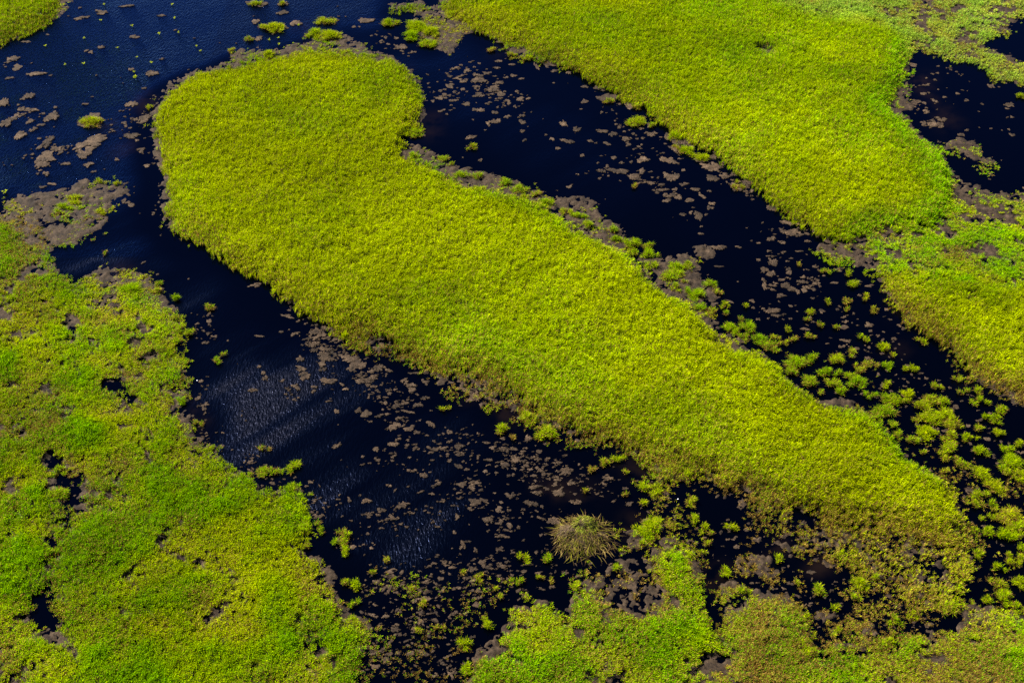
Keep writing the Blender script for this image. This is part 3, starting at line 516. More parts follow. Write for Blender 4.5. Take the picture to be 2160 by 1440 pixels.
for r_i in range(8):
    s = np.where(reg == r_i)[0]
    if not len(s): continue
    nb = len(s); cx = np.repeat(px[s], K); cy = np.repeat(py[s], K); n = nb*K
    t = np.repeat(tt[s], K); h = np.repeat(hgt[s], K); dd = np.repeat(dw[s], K)
    j = np.tile(np.arange(K), nb)
    az = np.repeat(rng.uniform(0, 2*pi, nb), K) + j*2*pi/K + rng.normal(0, .35, n)
    lod = (t/47.0)**.42
    tuft_r = .03*lod
    rr = rng.random(n)
    cx = cx + np.cos(az)*tuft_r*rr; cy = cy + np.sin(az)*tuft_r*rr
    reach = (.05 + .085*rng.random(n))*(.75+.35*np.minimum(h, 1))*lod
    ex = np.cos(az)*reach + .035*np.cos(az_w)*lod; ey = np.sin(az)*reach + .035*np.sin(az_w)*lod
    reach = np.hypot(ex, ey); az = np.arctan2(ey, ex)
    edge = np.clip((.93-dd)/.3, 0, 1)
    full = rng.random(n) < (.15+.7*edge)
    zt = h*rng.uniform(.78, 1.08, n)
    z0 = np.where(full, 0.0, np.maximum(zt-.16-.16*rng.random(n), 0))
    wid = (.0072 + .0042*rng.random(n))*lod*np.where(np.repeat(br[s], K) > .45, .78, 1.0)
    c = colours(n, np.repeat(gr[s], K), np.repeat(br[s], K), np.repeat(pa[s], K))
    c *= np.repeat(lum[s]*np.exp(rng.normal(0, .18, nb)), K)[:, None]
    V_, T_, C_ = blades(cx, cy, z0, zt, reach, wid, az, c)
    nm, lb, ct = names[r_i]
    link(nm, mesh_np(nm, V_, tris=T_, mat=MAT_BLADE, fcol=C_), label=lb, cat=ct, kind='stuff')
print('blades', len(px)*K)

# ------------------------------------------------------------------ tussocks
def px_size(u, v):
    x, y, t = P2W(u, v); dist = math.sqrt(x*x + y*y + CAM_H**2)
    return float(x), float(y), t/F, t/F/(CAM_H/dist)
def tussock_meshes(rx, ry, h, gr, br, dens=1.0, rot=0.0):
    """leaves spraying outward from a few crowns on an oval footprint (local coordinates)"""
    area = pi*rx*ry
    nc = max(2, int(area/.05))
    r = rng.random(nc)**.6*.85; a = rng.uniform(0, 2*pi, nc)
    ph = rng.uniform(0, 6.3); r = r*(1 + .28*np.cos(2*a+ph) + .2*np.cos(3*a-ph))
    kx, ky = r*np.cos(a)*rx, r*np.sin(a)*ry
    c_, s_ = cos(rot), sin(rot); kx, ky = kx*c_-ky*s_, kx*s_+ky*c_
    nbl = 46; n = nc*nbl
    cx = np.repeat(kx, nbl); cy = np.repeat(ky, nbl)
    az = rng.uniform(0, 2*pi, n)
    L = np.minimum(.30, .42*min(rx, ry)+.07)*rng.uniform(.45, 1.15, n)
    cen = 1-np.clip(np.hypot(cx/rx, cy/ry), 0, 1)*.5
    zt = h*cen*rng.uniform(.45, 1.1, n)
    zt = np.maximum(zt - (L > .2)*.05, .04)
    wid = rng.uniform(.006, .011, n)
    z0 = np.full(n, -.03)
    ox = cx + rng.normal(0, .035, n); oy = cy + rng.normal(0, .035, n)
    isb = rng.random(n) < br
    c = colours(n, np.full(n, gr), 0.0, kv=.4)*.86
    cb = colours(n, np.full(n, gr), 1.0)
    out_ = []
    for k, msk, cc in (('leaves', ~isb, c), ('dead_leaves', isb, cb)):
        if msk.sum() < 3: out_.append(None); continue
        zz = np.where(isb, zt*.75, zt)
        V_, T_, C_ = blades(ox[msk], oy[msk], z0[msk], zz[msk], L[msk]*(1.15 if k == 'dead_leaves' else 1), wid[msk], az[msk], cc[msk])
        out_.append(mesh_np(k, V_, tris=T_, mat=MAT_BLADE, fcol=C_))
    return out_
tus = []       # (u, v, w, h, zone)
def addt(off, zone, lst):
    for q in lst: tus.append((off[0]+q[0]/3, off[1]+q[1]/3, q[2]/3, q[3]/3, zone, q[4] if len(q) > 4 else 0))
addt((1440,480), 'channel', [(745,228,50,40),(908,285,50,30),(1040,290,60,35),(1085,355,60,50),(1145,435,60,30),(1145,465,40,25),(918,470,65,40),(1040,462,50,35),(1205,520,55,40),(815,540,75,40),(1155,583,35,25),(395,500,55,30),(575,700,70,40),(650,735,80,30),(800,685,70,40),(700,700,60,45),(660,645,55,35),(1130,695,75,35),(1160,715,40,30),(1060,790,60,45),(1255,755,75,45),(1290,775,60,30),(1330,810,50,30),(975,840,90,55),(1180,862,80,45),(1293,870,80,50),(1125,912,70,40),(1095,875,50,30),(1445,892,85,45),(1505,720,55,35),(1590,1005,65,40),(1290,990,60,55),(1795,890,55,40),(1740,955,60,40),(1855,1025,65,45),(1750,1045,50,25),(1800,1040,40,25),(1870,1095,100,50),(2010,1155,80,45),(1435,1060,110,60),(1350,1085,120,60),(1510,1125,110,60),(1570,1085,110,60),(1645,1105,90,70),(1500,1200,90,55),(1580,1190,110,70),(1660,1185,90,60),(1705,1240,110,60),(1525,1295,110,65),(1870,1270,70,50),(1995,1305,75,50),(1905,1190,80,50),(1970,1205,80,50),(1690,1310,90,60),(1780,1330,100,50),(1850,1340,70,45),(1690,1390,150,80),(1880,1410,130,60),(2050,1405,130,60),(2130,1370,70,50),(1530,1415,60,35),(785,590,50,25),(870,620,60,25),(1040,520,50,25),(1480,660,40,20),(890,680,40,20),(1200,910,40,20),(960,640,40,25)])
addt((1440,480), 'shore', [(180,360,65,45),(260,490,60,50),(95,425,90,60),(195,530,60,45),(130,505,100,40),(305,635,85,75),(405,620,110,75),(365,580,50,30),(380,690,60,45),(475,695,100,70),(550,745,150,60),(810,820,100,60),(720,850,120,80),(680,910,110,60),(800,970,90,60),(850,1030,60,45),(900,910,110,60),(985,925,90,50),(950,985,120,60),(1075,940,110,70),(1110,975,110,70),(1275,1150,110,80),(1330,1250,70,50),(1360,1310,90,50),(1450,1340,80,60),(215,410,70,40),(30,400,60,60),(280,550,70,40),(1000,1030,120,50),(1180,1060,130,50),(1280,1075,90,50),(30,240,60,60),(10,350,60,30)])
addt((720,480), 'shore', [(1945,165,80,60),(1845,155,75,50),(1825,95,80,60),(1950,118,75,45),(1715,15,110,50),(2020,135,40,20),(1740,75,90,40),(2110,245,120,60),(2090,300,120,60),(1960,240,100,50),(2100,370,110,60)])
addt((720,0), 'shore', [(470,840,90,45),(660,1010,90,40),(700,1040,50,25),(770,1110,120,40),(860,1115,80,35),(1030,1155,90,45),(1130,1200,90,50),(1240,1235,80,35),(1300,1280,120,50),(1410,1340,80,40),(1500,1370,90,50),(450,990,80,40),(1150,1250,90,40),(1560,1420,90,50)])
addt((1440,960), 'maze', [(1750,40,80,60),(1660,25,60,35),(1650,95,60,40),(1880,110,120,90),(2090,40,130,80),(2130,120,70,80),(1975,200,130,60),(1870,235,120,80),(2070,110,90,50),(1840,310,100,50),(1960,305,80,40),(1975,345,60,40),(2060,370,150,90),(1930,400,90,40),(1920,480,110,60),(2040,500,150,80),(2120,450,90,80),(2145,580,50,60),(1855,615,80,70),(2050,640,90,50),(2080,680,80,60),(1980,710,140,60),(2145,650,60,50),(2130,790,110,100),(2030,880,130,100),(2000,810,90,70),(1930,915,60,50),(2110,960,120,60),(60,400,90,60),(130,460,70,60),(165,495,60,40),(305,455,80,50),(150,560,60,45),(120,620,80,35),(60,290,110,80),(265,740,90,90),(715,800,90,50),(870,860,80,60),(1085,895,90,60),(980,965,80,50),(790,1020,60,50),(1345,1045,80,50),(825,1150,80,60),(960,1110,90,50),(1285,1180,110,70),(1465,1165,100,70),(780,1240,110,80),(745,1180,80,60),(380,850,80,60),(1215,770,80,60),(20,120,60,80),(1440,1000,80,50),(1330,1130,60,30),(930,1250,100,50),(1120,800,110,90),(1690,960,110,70),(600,650,80,60)])
addt((720,960), 'pond', [(1145,645,90,55),(1320,660,80,80),(1710,710,110,60),(770,750,50,35),(445,830,60,50),(205,745,50,35),(275,665,60,45),(990,850,50,35),(1500,840,90,60),(1960,440,150,110),(2090,440,60,35),(1930,295,70,50),(1960,200,150,70),(1590,90,70,40),(1670,40,80,50),(1750,20,80,60),(1810,105,40,30),(1800,240,50,35),(780,1180,100,70),(770,1340,100,90),(20,800,60,80),(20,500,70,120),(1260,765,40,30),(1335,795,40,30),(1170,450,40,20),(1110,800,80,60),(60,1060,130,90),(530,935,60,40),(630,1090,60,40),(490,1110,50,35),(920,1070,70,60),(1540,230,60,35),(1905,490,110,60),(1900,560,90,40),(40,600,60,60),(870,780,60,40),(1000,900,60,40),(100,810,60,60),(80,930,90,60)])
addt((720,480), 'pond', [(1010,1270,90,65),(1090,1330,70,40),(1170,1195,110,80),(1310,1290,90,70),(20,690,70,50),(660,1150,60,30)])
addt((0,480), 'left', [(1325,505,65,35),(1210,665,80,50),(1145,640,70,50),(1420,800,50,30),(1375,850,75,50),(1110,450,80,40),(1115,570,60,40),(1150,1090,100,50),(680,160,55,25),(1175,850,50,40),(1130,720,80,40),(1230,1240,50,30),(1290,1240,50,30),(1660,1400,70,40),(1000,360,80,40),(1000,400,70,40),(1120,1270,60,30),(840,390,170,70)])
addt((0,960), 'left', [(1690,100,110,60),(1770,110,60,50),(1860,75,90,50),(1850,210,110,60),(1940,440,90,80),(2020,430,60,40),(2030,475,80,40),(1950,560,60,40),(2130,550,80,70),(200,110,120,50),(290,190,70,40),(380,240,120,70),(370,480,70,50),(330,620,80,50),(370,100,80,50),(390,860-100,80,50),(1560,140,80,50)])
addt((0,0), 'lake', [(575,770,130,50),(1730,175,130,40),(1790,25,60,25),(945,685,40,25),(930,820,30,20),(415,838,26,12),(1575,250,50,25),(2060,135,90,35),(1990,205,90,50),(2080,225,110,60),(1700,345,110,40),(1470,325,40,25),(640,1345,70,40),(480,1260,120,60),(400,1310,90,50),(620,1150,80,30),(430,1195,40,20),(1620,25,110,24),(850,650,36,18),(740,1165,60,20),(640,1190,40,20)])
addt((720,0), 'lake', [(300,145,90,40),(480,160,130,80),(440,220,90,60),(550,280,100,30),(560,200,110,60),(700,90,90,50),(1170,370,120,30),(1070,350,80,20),(960,320,70,25),(830,930,60,40),(1690,640,90,30),(1870,770,90,40),(1960,795,70,30),(1860,680,60,25),(2090,1018,24,16),(1860,1180,40,24),(2110,860,70,60),(2130,940,50,40)])
addt((1440,0), 'lake', [(30,950,80,50),(120,1000,70,45),(340,1155,50,25),(380,1190,50,25),(325,1190,50,25),(610,535,36,12),(2135,615,50,30),(2070,1085,44,18),(530,405,50,15),(600,425,60,20),(670,410,60,20)])
zone_txt = {'channel': 'in the dark channel right of the middle reeds',
            'shore': 'on the muddy far shore of the middle reeds',
            'maze': 'among the crowded tussocks of the lower right corner',
            'pond': 'standing at the foot of the large lower pond',
            'left': 'along the shore of the lower left marsh',
            'lake': 'on water or a mat, upper half'}
tus.sort(key=lambda q: -q[2]*q[3])
tus = tus[:298]
info = []
for i, q in enumerate(tus):
    u_, v_, w_, h_, zn, br_ = q
    x, y, mu, mv = px_size(u_, v_+h_*.2)
    kk_ = float(np.exp(rng.normal(0, .13))); rx = max(w_/2*mu*1.10*kk_, .11); ry = max((h_/2*mv)*.98*kk_, .11)
    sparse_ = (w_*h_ < 320)
    gr_ = float(np.clip(rng.normal(.38, .14) + (.3 if zn in ('shore', 'left') else 0) + (-.05 if zn == 'maze' else 0), .05, .95))
    br_ = float(np.clip(rng.normal(.30, .12) + (.25 if sparse_ else 0), .05, .85))
    info.append(dict(x=x, y=y, rx=rx, ry=ry, gr=gr_, br=br_, zn=zn, u=u_, v=v_, A=w_*h_, el=w_/max(h_, 1)))
for zn in zone_txt:
    zs = [k for k in info if k['zn'] == zn]
    used = set()
    for txt, key in (('largest', lambda k: -k['A']), ('leftmost', lambda k: k['u']), ('rightmost', lambda k: -k['u']), ('farthest', lambda k: k['v']), ('nearest', lambda k: -k['v'])):
        k = min((k for k in zs if id(k) not in used), key=key); used.add(id(k))
        k['label'] = f"{txt} green tussock {zone_txt[zn]}"
    for k in zs:
        if id(k) in used: continue
        sz = 'broad' if k['A'] > 750 else 'mid-sized' if k['A'] > 330 else 'small thin'
        hue = 'brown and green' if k['br'] > .48 else 'bright green' if k['gr'] > .5 else 'yellow-green'
        k['label'] = f"{sz} {hue} tussock {zone_txt[zn]}"
for k in info:
    hmax = float(np.clip(.30 + .25*min(k['rx'], k['ry']), .26, .55))
    ml, md = tussock_meshes(k['rx'], k['ry'], hmax, k['gr'], k['br'])
    e = link('reed_tussock', None, loc=(k['x'], k['y'], 0), label=k['label'], cat='tussock', group='reed tussocks ' + zone_txt[k['zn']])
    e.empty_display_size = .2
    if ml: link('leaves', ml, parent=e)
    if md: link('dead_leaves', md, parent=e)

# ------------------------------------------------------------------ floating mats
def mat_mesh(name, rx, ry, nb, ang=0.0, nseg=16, z=.03):
    """a thin slab of peat: a few ragged lobes grown together along a bent spine"""
    Vs = []; Ts = []; b = 0
    tt_ = np.linspace(-1, 1, nb) if nb > 1 else np.zeros(1)
    bend = rng.normal(0, .55)
    for k in range(nb):
        cx = tt_[k]*rx*(.36 if nb == 2 else .52); cy = (bend*tt_[k]**2 - bend*.4 + rng.normal(0, .32))*ry*(.8 if nb > 1 else 0)
        r0x = rx*(.95 if nb == 1 else rng.uniform(.5, .7) if nb < 4 else rng.uniform(.34, .5)); r0y = ry*(.95 if nb == 1 else rng.uniform(.35, .72))
        a = np.linspace(0, 2*pi, nseg, endpoint=False)
        f = np.ones(nseg)
        for hh in (2, 3, 4, 5, 6, 7, 8): f += rng.normal(0, .34/hh**.7)*np.cos(hh*a + rng.uniform(0, 6.3))
        f = np.clip(f, .4, 1.6)
        zt = z*rng.uniform(.7, 1.2) + .004*k
        ring = np.stack([cx + np.cos(a)*r0x*f, cy + np.sin(a)*r0y*f, np.full(nseg, zt*.55)], -1)
        ins = np.stack([cx + np.cos(a)*r0x*f*.72, cy + np.sin(a)*r0y*f*.72, zt + rng.normal(0, .006, nseg)], -1)
        low_ = ring.copy(); low_[:, 2] = -.02
        c0 = np.array([[cx, cy, zt + rng.uniform(-.004, .008)]])
        Vs += [low_, ring, ins, c0]
        i = np.arange(nseg); j = (i+1) % nseg
        for o1 in (0, nseg):
            Ts += [np.stack([b+o1+i, b+o1+j, b+o1+nseg+j], -1), np.stack([b+o1+i, b+o1+nseg+j, b+o1+nseg+i], -1)]
        Ts.append(np.stack([b+2*nseg+i, b+2*nseg+j, np.full(nseg, b+3*nseg)], -1))
        b += 3*nseg+1
    V_ = np.concatenate(Vs); c_, s_ = cos(ang), sin(ang)
    V_[:, :2] = V_[:, :2] @ np.array([[c_, s_], [-s_, c_]])
    return V_, np.concatenate(Ts)
mats = []
def addm(off, lst):
    for q in lst: mats.append((off[0]+q[0]/3, off[1]+q[1]/3, q[2]/3, q[3]/3, 1))
addm((0,0), [(85,375,90,40),(230,470,130,25),(60,495,60,15),(180,610,90,40),(25,655,70,70),(200,695,110,30),(330,740,100,60),(575,770,170,80),(600,895,170,90),(530,975,110,60),(290,1000,140,80),(270,1040,110,50),(360,940,80,40),(415,1040,60,30),(290,1105,50,30),(330,1165,50,20),(895,950,60,40),(830,860,110,40),(920,750,90,60),(850,230,60,30),(640,300,50,20),(1790,85,80,30),(1620,140,50,35),(1870,150,90,40),(1730,175,150,50),(1790,25,70,30),(1580,250,60,30),(1620,25,180,35),(270,175,0,0),(170,265,60,20),(510,115,80,25),(300,900,80,60),(40,780,80,60),(130,860,80,60),(210,820,60,40),(1720,290,0,0),(830,660,90,40),(1640,245,50,35),(270,1185,50,16),(740,1010,30,20),(560,1040,70,40),(540,660,50,12),(930,1050,50,20),(800,40,90,20),(640,75,90,20),(1020,100,60,14),(350,680,30,15)])
addm((720,0), [(680,310,100,70),(700,280,70,40),(160,130,130,40),(380,300,80,40),(870,510,120,40),(960,565,90,45),(1000,520,50,40),(860,605,60,30),(745,490,90,20),(850,470,40,30),(980,770,80,40),(930,778,40,20),(970,710,50,30),(1050,740,40,25),(1145,735,45,30),(820,870,80,25),(1405,785,50,55),(1490,820,60,40),(1650,830,90,30),(1430,895,110,30),(1330,890,40,30),(1160,890,30,40),(1690,620,140,80),(1840,670,110,60),(1870,780,100,50),(1960,795,70,35),(1720,850,50,40),(1800,880,60,40),(1910,1010,80,50),(2040,1010,60,50),(2110,880,110,90),(2120,940,100,50),(1650,1085,70,35),(1750,1085,150,40),(1850,1120,90,50),(1940,1155,80,25),(2090,1120,110,70),(1440,1180,60,25),(800,1065,50,40),(1960,850,90,30),(1680,910,50,20),(1370,940,40,20),(1525,985,35,20),(1725,1000,40,25),(2080,1240,80,30),(2060,1275,60,30),(2130,1250,60,40),(1240,430,25,60),(1000,390,50,30),(980,430,50,25),(790,460,40,30),(720,430,60,20),(690,540,50,20),(1090,480,40,20),(1350,450,50,20),(1435,470,40,30),(1060,650,30,35),(630,710,40,30),(770,510,80,30),(930,655,40,14),(1140,500,40,14),(1080,410,50,14),(1540,550,50,20),(1630,560,80,40),(880,480,40,20)])
addm((1440,0), [(180,1060,150,60),(190,1130,90,50),(270,1120,70,40),(360,1180,140,60),(420,1150,80,40),(570,1320,90,50),(80,1200,60,30),(100,1370,60,60),(660,1410,90,40),(190,1300,50,30),(30,900,80,60),(120,1010,100,50),(10,1170,60,30),(120,1240,40,20),(1540,705,40,30),(1600,790,120,40),(1640,760,80,30),(1480,640,50,16),(2085,855,40,20)])
addm((1440,480), [(115,40,30,20),(355,125,40,30),(560,70,60,35),(630,100,50,35),(230,130,110,40),(690,30,110,50),(740,50,70,30),(790,90,50,25),(580,230,60,50),(520,270,60,50),(560,290,60,50),(650,370,70,50),(690,390,60,40),(760,310,40,30),(850,340,40,30),(570,530,110,40),(590,560,60,30),(760,340,70,30),(780,380,50,40),(1030,600,50,25),(960,350,60,15),(520,370,30,60),(620,430,60,30),(775,645,60,30),(480,205,30,20),(670,265,40,25),(440,465,35,25),(300,465,60,25),(1180,370,50,20),(990,260,60,30),(740,155,60,20),(230,250,60,20),(545,150,30,14),(480,100,30,14),(510,330,30,20),(1370,620,30,20),(1400,640,40,20),(1290,520,30,20),(1100,345,80,20)])
addm((720,480), [(60,830,120,60),(100,870,130,80),(235,890,80,60),(300,905,50,40),(400,970,60,40),(440,1000,80,40),(535,980,45,40),(840,1075,90,70),(110,1155,50,50),(240,1190,50,35),(350,1130,50,40),(400,1110,45,35),(420,1165,80,25),(330,1370,80,40),(360,1340,50,30),(570,1250,50,60),(220,1400,50,50),(180,960,110,40),(1030,1400,90,40),(1180,1340,50,60),(110,970,50,25),(30,1020,40,30),(280,1110,40,20),(470,920,90,20),(900,1120,60,40),(1090,1400,60,30),(640,1400,70,30),(290,1180,30,20),(370,1200,60,30),(530,1080,60,30)])
addm((0,480), [(1670,930,40,50),(1600,1025,60,35),(1930,950,70,60),(1900,900,70,30),(1980,740,70,40),(2050,820,90,50),(1900,830,60,40),(2080,970,120,50),(2000,660,90,40),(1855,680,30,45),(1780,660,30,20),(1620,365,100,35),(2130,1380,80,30),(1820,560,90,20),(2060,640,60,40),(1950,700,80,20),(1990,780,60,40),(2080,770,60,40),(1640,690,70,20),(1300,730,60,25),(1885,1010,40,40),(2090,830,70,40),(1920,930,60,40),(2040,890,50,40),(1990,1010,50,30),(2130,1160,40,40),(1640,880,30,20),(1180,1215,60,20)])
addm((720,960), [(390,315,80,50),(300,190,40,30),(520,130,60,50),(740,70,60,30),(600,190,90,30),(500,235,60,25),(1070,260,60,40),(1230,200,110,30),(1240,235,90,30),(1380,245,90,45),(1200,305,120,40),(1110,40,60,40),(1420,90,70,40),(1690,145,80,35),(1260,90,60,30),(930,30,60,30),(930,410,80,50),(1015,410,40,40),(880,215,40,40),(160,290,80,40),(310,400,90,30),(770,570,50,50),(850,600,30,30),(530,800,40,40),(230,30,50,20),(570,245,40,30),(610,170,50,30),(460,100,50,30),(1170,70,40,30),(800,545,60,20),(1190,690,60,25),(1250,745,50,20),(1050,675,40,20),(700,710,50,20),(350,870,40,20),(300,860,30,30),(1270,850,50,30),(1480,300,90,30),(1820,310,50,40),(730,840,60,30),(860,900,60,30),(250,1240,60,30),(530,1260,90,40),(200,1240,50,60),(830,1150,40,25),(280,1020,60,30),(560,1000,50,25)])
mats = [q for q in mats if q[2] > 0]
# further mats strewn by the drift
nc_ = 110000
ru = rng.uniform(-150, 2320, nc_); rv = rng.uniform(-60, 1500, nc_)
x_, y_, t_ = P2W(ru, rv)
fl = samp(FLT, ru, rv); lm = samp(blur(M, 1), ru, rv)
clump = np.clip((fbm(x_*.8, y_*.8, 201, 3)-.42)*5, 0, 1)
acc = rng.random(nc_) < (fl**1.3*1.1*(.25+1.0*clump) + .004)*(lm < .40)
ru, rv = ru[acc], rv[acc]
sz = np.exp(rng.normal(math.log(4.9), .5, len(ru)))
for a, b, s in zip(ru, rv, sz): mats.append((a, b, s*rng.uniform(.9, 1.5), s*rng.uniform(.5, .85), 0))
mats.sort(key=lambda q: -(q[4]*6 + 1)*q[2]*q[3])
print('mats', len(mats))
big, rest = mats[:296], mats[296:]
def water_name(u, v):
    if u < 330 and v < 540 or (v < 130 and u < 860): return 'lake', 'on the wide blue water of the upper left'
    if u > 1890 and v < 420: return 'right', 'on the small dark pond by the right edge'
    if v > 550 and u < 1460 + (v-550)*.05 and v > 480 + (u-360)*.42: return 'pond', 'on the large dark pond below the middle reed bed'
    return 'channel', 'in the dark channel beyond the middle reed bed'
minfo = []
for q in big:
    zn, tx = water_name(q[0], q[1]); minfo.append(dict(q=q, zn=zn, tx=tx, A=q[2]*q[3]))
for zn in ('lake', 'right', 'pond', 'channel'):
    zs = [k for k in minfo if k['zn'] == zn]; used = set()
    for txt, key in (('largest', lambda k: -k['A']), ('leftmost', lambda k: k['q'][0]), ('rightmost', lambda k: -k['q'][0]), ('farthest', lambda k: k['q'][1]), ('nearest', lambda k: -k['q'][1])):
        c_ = [k for k in zs if id(k) not in used]
        if not c_: break
        k = min(c_, key=key); used.add(id(k)); k['label'] = f"{txt} grey-brown peat mat {k['tx']}"
    for k in zs:
        if id(k) in used: continue
        s_ = 'large' if k['A'] > 330 else 'middling' if k['A'] > 120 else 'small'
        f_ = 'elongated' if k['q'][2] > 2.3*k['q'][3] else 'ragged'
        k['label'] = f"{s_} {f_} brown peat mat floating {k['tx']}"
for k in minfo:
    q = k['q']; x, y, mu, mv = px_size(q[0], q[1])
    rx, ry = q[2]/2*mu*.92, q[3]/2*mv*.86
    nb = int(np.clip(k['A']/60, 1, 7)) if q[4] else int(rng.integers(1, 4))
    ang = rng.normal(0, .25)
    V_, T_ = mat_mesh('peat_mat', rx, ry, nb, ang, 28 if k['A'] > 200 else 16, .035)
    o = link('peat_mat', mesh_np('peat_mat', V_, tris=T_, mat=(MAT_MAT, MAT_MAT, MAT_MAT2, MAT_MAT3)[int(rng.integers(0, 4))]), loc=(x, y, .002), label=k['label'], cat='peat mat', group='peat mats ' + k['tx'])
Va, Ta, b = [], [], 0
for q in rest:
    x, y, mu, mv = px_size(q[0], q[1])
    V_, T_ = mat_mesh('x', q[2]/2*mu, q[3]/2*mv, int(rng.integers(1, 4)), rng.normal(0, .5), 11, .028)
    V_ = V_ + np.array([x, y, .001]); Va.append(V_); Ta.append(T_+b); b += len(V_)
# crumbs of weed between them
link('peat_scraps', mesh_np('peat_scraps', np.concatenate(Va), tris=np.concatenate(Ta), mat=MAT_MAT), label='small scraps of brown peat and dead weed strewn over the dark water', cat='floating debris', kind='stuff')

# ------------------------------------------------------------------ water plants: single bright sprigs on the blue water
spr = [(1090,35),(1105,120),(838,170),(1010,220),(1130,212),(1245,297),(1270,328),(745,308),(865,367),(957,402),(850,460),(857,498),(530,408),(412,415),(535,247),(640,135),(288,295),(660,35),(35,1222),(1785,200),(1760,245),(1705,258),(1765,287),(1890,165)]
ssz = {3: 1.4, 11: 1.5, 18: 1.5, 19: 1.6, 2: 1.2}
sx = sorted(range(len(spr)), key=lambda i: spr[i][0])
for i, (a, b2) in enumerate(spr):
    x, y, mu, mv = px_size(a/3, b2/3)
    k = ssz.get(i, 1.0); n = 9
    az = rng.uniform(0, 2*pi, n)
    V_, T_, C_ = blades(np.zeros(n), np.zeros(n), np.full(n, -.01), rng.uniform(.06, .16, n)*k, rng.uniform(.08, .16, n)*k, np.full(n, .035*k), az, np.clip(np.tile(np.array([[.36, .42, .02]]), (n, 1))*rng.uniform(.8, 1.2, (n, 1)), 0, .8))
    if i == sx[0]: lb = 'leftmost bright sprig of water plant, near the left edge above the mud bank'
    elif i == sx[-1]: lb = 'rightmost bright sprig, between the grassy mats at the head of the reed tongue'
    elif i in (19, 20, 21, 22): lb = 'bright sprig on dark water between mats at the head of the reed tongue'
    elif i == 11: lb = 'broadest bright sprig on rippled water left of the reed tongue'
    else: lb = 'tiny bright green sprig alone on the rippled blue water, upper left'
    link('water_plant', mesh_np('water_plant', V_, tris=T_, mat=MAT_BLADE, fcol=C_), loc=(x, y, 0), label=lb, cat='water plant', group='bright sprigs of water plant on the upper left water')

# ------------------------------------------------------------------ the muskrat lodge
lx, ly, mu, mv = px_size(1228, 1128)
LK = .86
lodge = link('animal_lodge', None, loc=(lx, ly, -.04), label='domed lodge of dry reeds and stalks heaped in the dark pond at lower centre', cat='lodge')
lodge.scale = (LK, LK, LK)
def lodge_h(x, y):
    d = lambda cx, cy, rx, ry, p: np.clip(1-(np.hypot((x-cx)/rx, (y-cy)/ry))**p, -.3, 1)
    return np.maximum(np.maximum(.50*d(.12, .55, .75, .62, 1.5), .34*d(-.72, .05, .62, .7, 1.6)), .30*d(.0, -.25, 1.25, 1.05, 1.3)) + (fbm(x*2.1+5, y*2.1, 310, 2)-.5)*.22
g = np.linspace(-1.55, 1.55, 60); gx, gy = np.meshgrid(g, g)
gz = lodge_h(gx, gy) + (fbm(gx*4+9, gy*4, 300, 3)-.5)*.22 - .05
link('mound', mesh_np('mound', np.stack([gx, gy, gz], -1).reshape(-1, 3), quads=grid_quads(60, 60), mat=MAT_MUD, smooth=True), parent=lodge)
def stalks(name, n, cols, rmax, ln, wd, dy=0.0, drop=.55, r0=0.0, up=.05, cxy=(0, 0)):
    a = rng.uniform(0, 2*pi, n); r = np.sqrt(rng.random(n))*(rmax-r0)+r0
    x = np.cos(a)*r*1.25 + cxy[0]; y = np.sin(a)*r*1.15 + cxy[1]
    az = np.arctan2(y-.35, x*.7) + rng.normal(0, .7, n) + 1.1*(fbm(x*3, y*3, 320, 2)-.5)
    L = rng.uniform(.5, 1.3, n)*ln
    x2 = x + np.cos(az)*L; y2 = y + np.sin(az)*L
    z0 = np.maximum(lodge_h(x, y), 0) + rng.uniform(0, .14, n)
    zt = np.maximum(np.maximum(lodge_h(x2, y2), 0) + rng.uniform(0, up, n), .01)
    c = cols[rng.integers(0, len(cols), n)]*np.exp(rng.normal(0, .35, n))[:, None]
    V_, T_, C_ = blades(x, y, z0, zt, L, rng.uniform(.6, 1.3, n)*wd, az, np.clip(c, 0, .8))
    V_ = V_.reshape(n, 4, 3); mz = (z0+zt)/2 + .05; V_[:, 1, 2] = mz; V_[:, 2, 2] = mz
    o = link(name, mesh_np(name, V_.reshape(-1, 3), tris=T_, mat=MAT_BLADE, fcol=C_), parent=lodge); o['kind'] = 'stuff'
    return o
straw = np.array([(.28,.20,.06),(.23,.16,.05),(.20,.135,.045),(.10,.06,.03),(.22,.20,.02),(.05,.03,.016),(.04,.025,.014)])
stalks('dry_stalks', 800, straw, 1.0, .42, .010)
stalks('hanging_stalks', 190, straw, 1.2, .6, .012, r0=.75, up=.14, cxy=(.1, -.25))
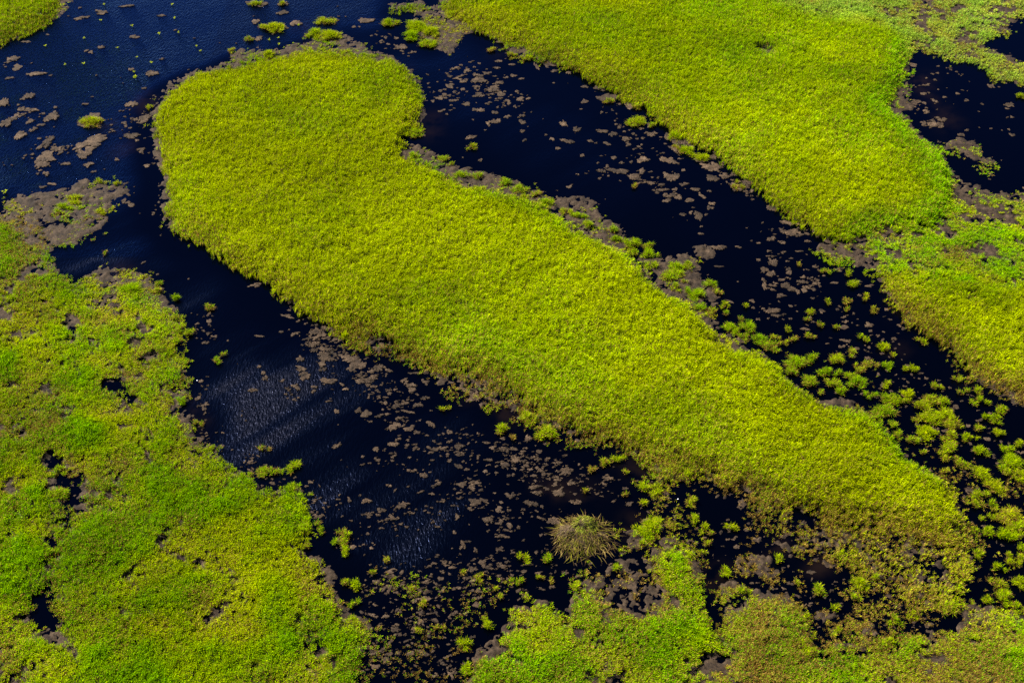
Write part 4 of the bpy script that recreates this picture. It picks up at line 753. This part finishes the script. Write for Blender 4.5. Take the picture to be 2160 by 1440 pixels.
stalks('green_shoots', 420, np.array([(.22,.25,.015),(.15,.21,.012),(.28,.26,.05)]), .5, .24, .010, cxy=(.15, .5), up=.16)
stalks('green_shoots', 330, np.array([(.15,.15,.006),(.10,.12,.006),(.07,.05,.015)]), .75, .26, .009, cxy=(-.15, -.45), up=.12)
a = rng.uniform(0, 2*pi, 420)
n = 420; cx = rng.normal(-.82, .2, n); cy = rng.normal(.12, .2, n)
V_, T_, C_ = blades(cx, cy, lodge_h(cx, cy)+.02, lodge_h(cx, cy)+rng.uniform(.03, .14, n), rng.uniform(.05, .18, n), np.full(n, .010), a, np.array([[.20,.14,.09]])*np.exp(rng.normal(0, .3, (n, 1))))
o = link('shredded_crown', mesh_np('shredded_crown', V_, tris=T_, mat=MAT_BLADE, fcol=C_), parent=lodge); o['kind'] = 'stuff'

# ------------------------------------------------------------------ two white feathers
mw, N, L = newmat('white_feather')
b_ = N.new('ShaderNodeBsdfPrincipled'); b_.inputs['Base Color'].default_value = (.85, .85, .9, 1); b_.inputs['Roughness'].default_value = .5
o_ = N.new('ShaderNodeOutputMaterial'); L.new(b_.outputs[0], o_.inputs[0])
for (fu, fv, ang, lb) in ((1430, 1053, .5, 'white feather on black water between tussocks, right of the lodge'), (416, 803, -1.1, 'white feather on dark water by the lower left marsh shore')):
    x, y, _, _ = px_size(fu, fv)
    s = np.linspace(-1, 1, 9); wd_ = .035*(1-s**2)**.6
    top = [(k*.045, q_*.6, .03+.012*(1-k*k)) for k, q_ in zip(s, wd_)]; bot = [(k*.045, -q_*.6, .03+.012*(1-k*k)) for k, q_ in zip(s, wd_)]
    mid_ = [(k*.045, 0, .04+.015*(1-k*k)) for k in s]
    V_ = np.array(top+mid_+bot); Q = []
    for r_ in (0, 9):
        for i in range(8): Q.append((r_+i, r_+9+i, r_+10+i, r_+1+i))
    o = link('feather', mesh_np('feather', V_, quads=np.array(Q), mat=mw, smooth=True), loc=(x, y, 0), label=lb, cat='feather')
    o.rotation_euler = (0, 0, ang)
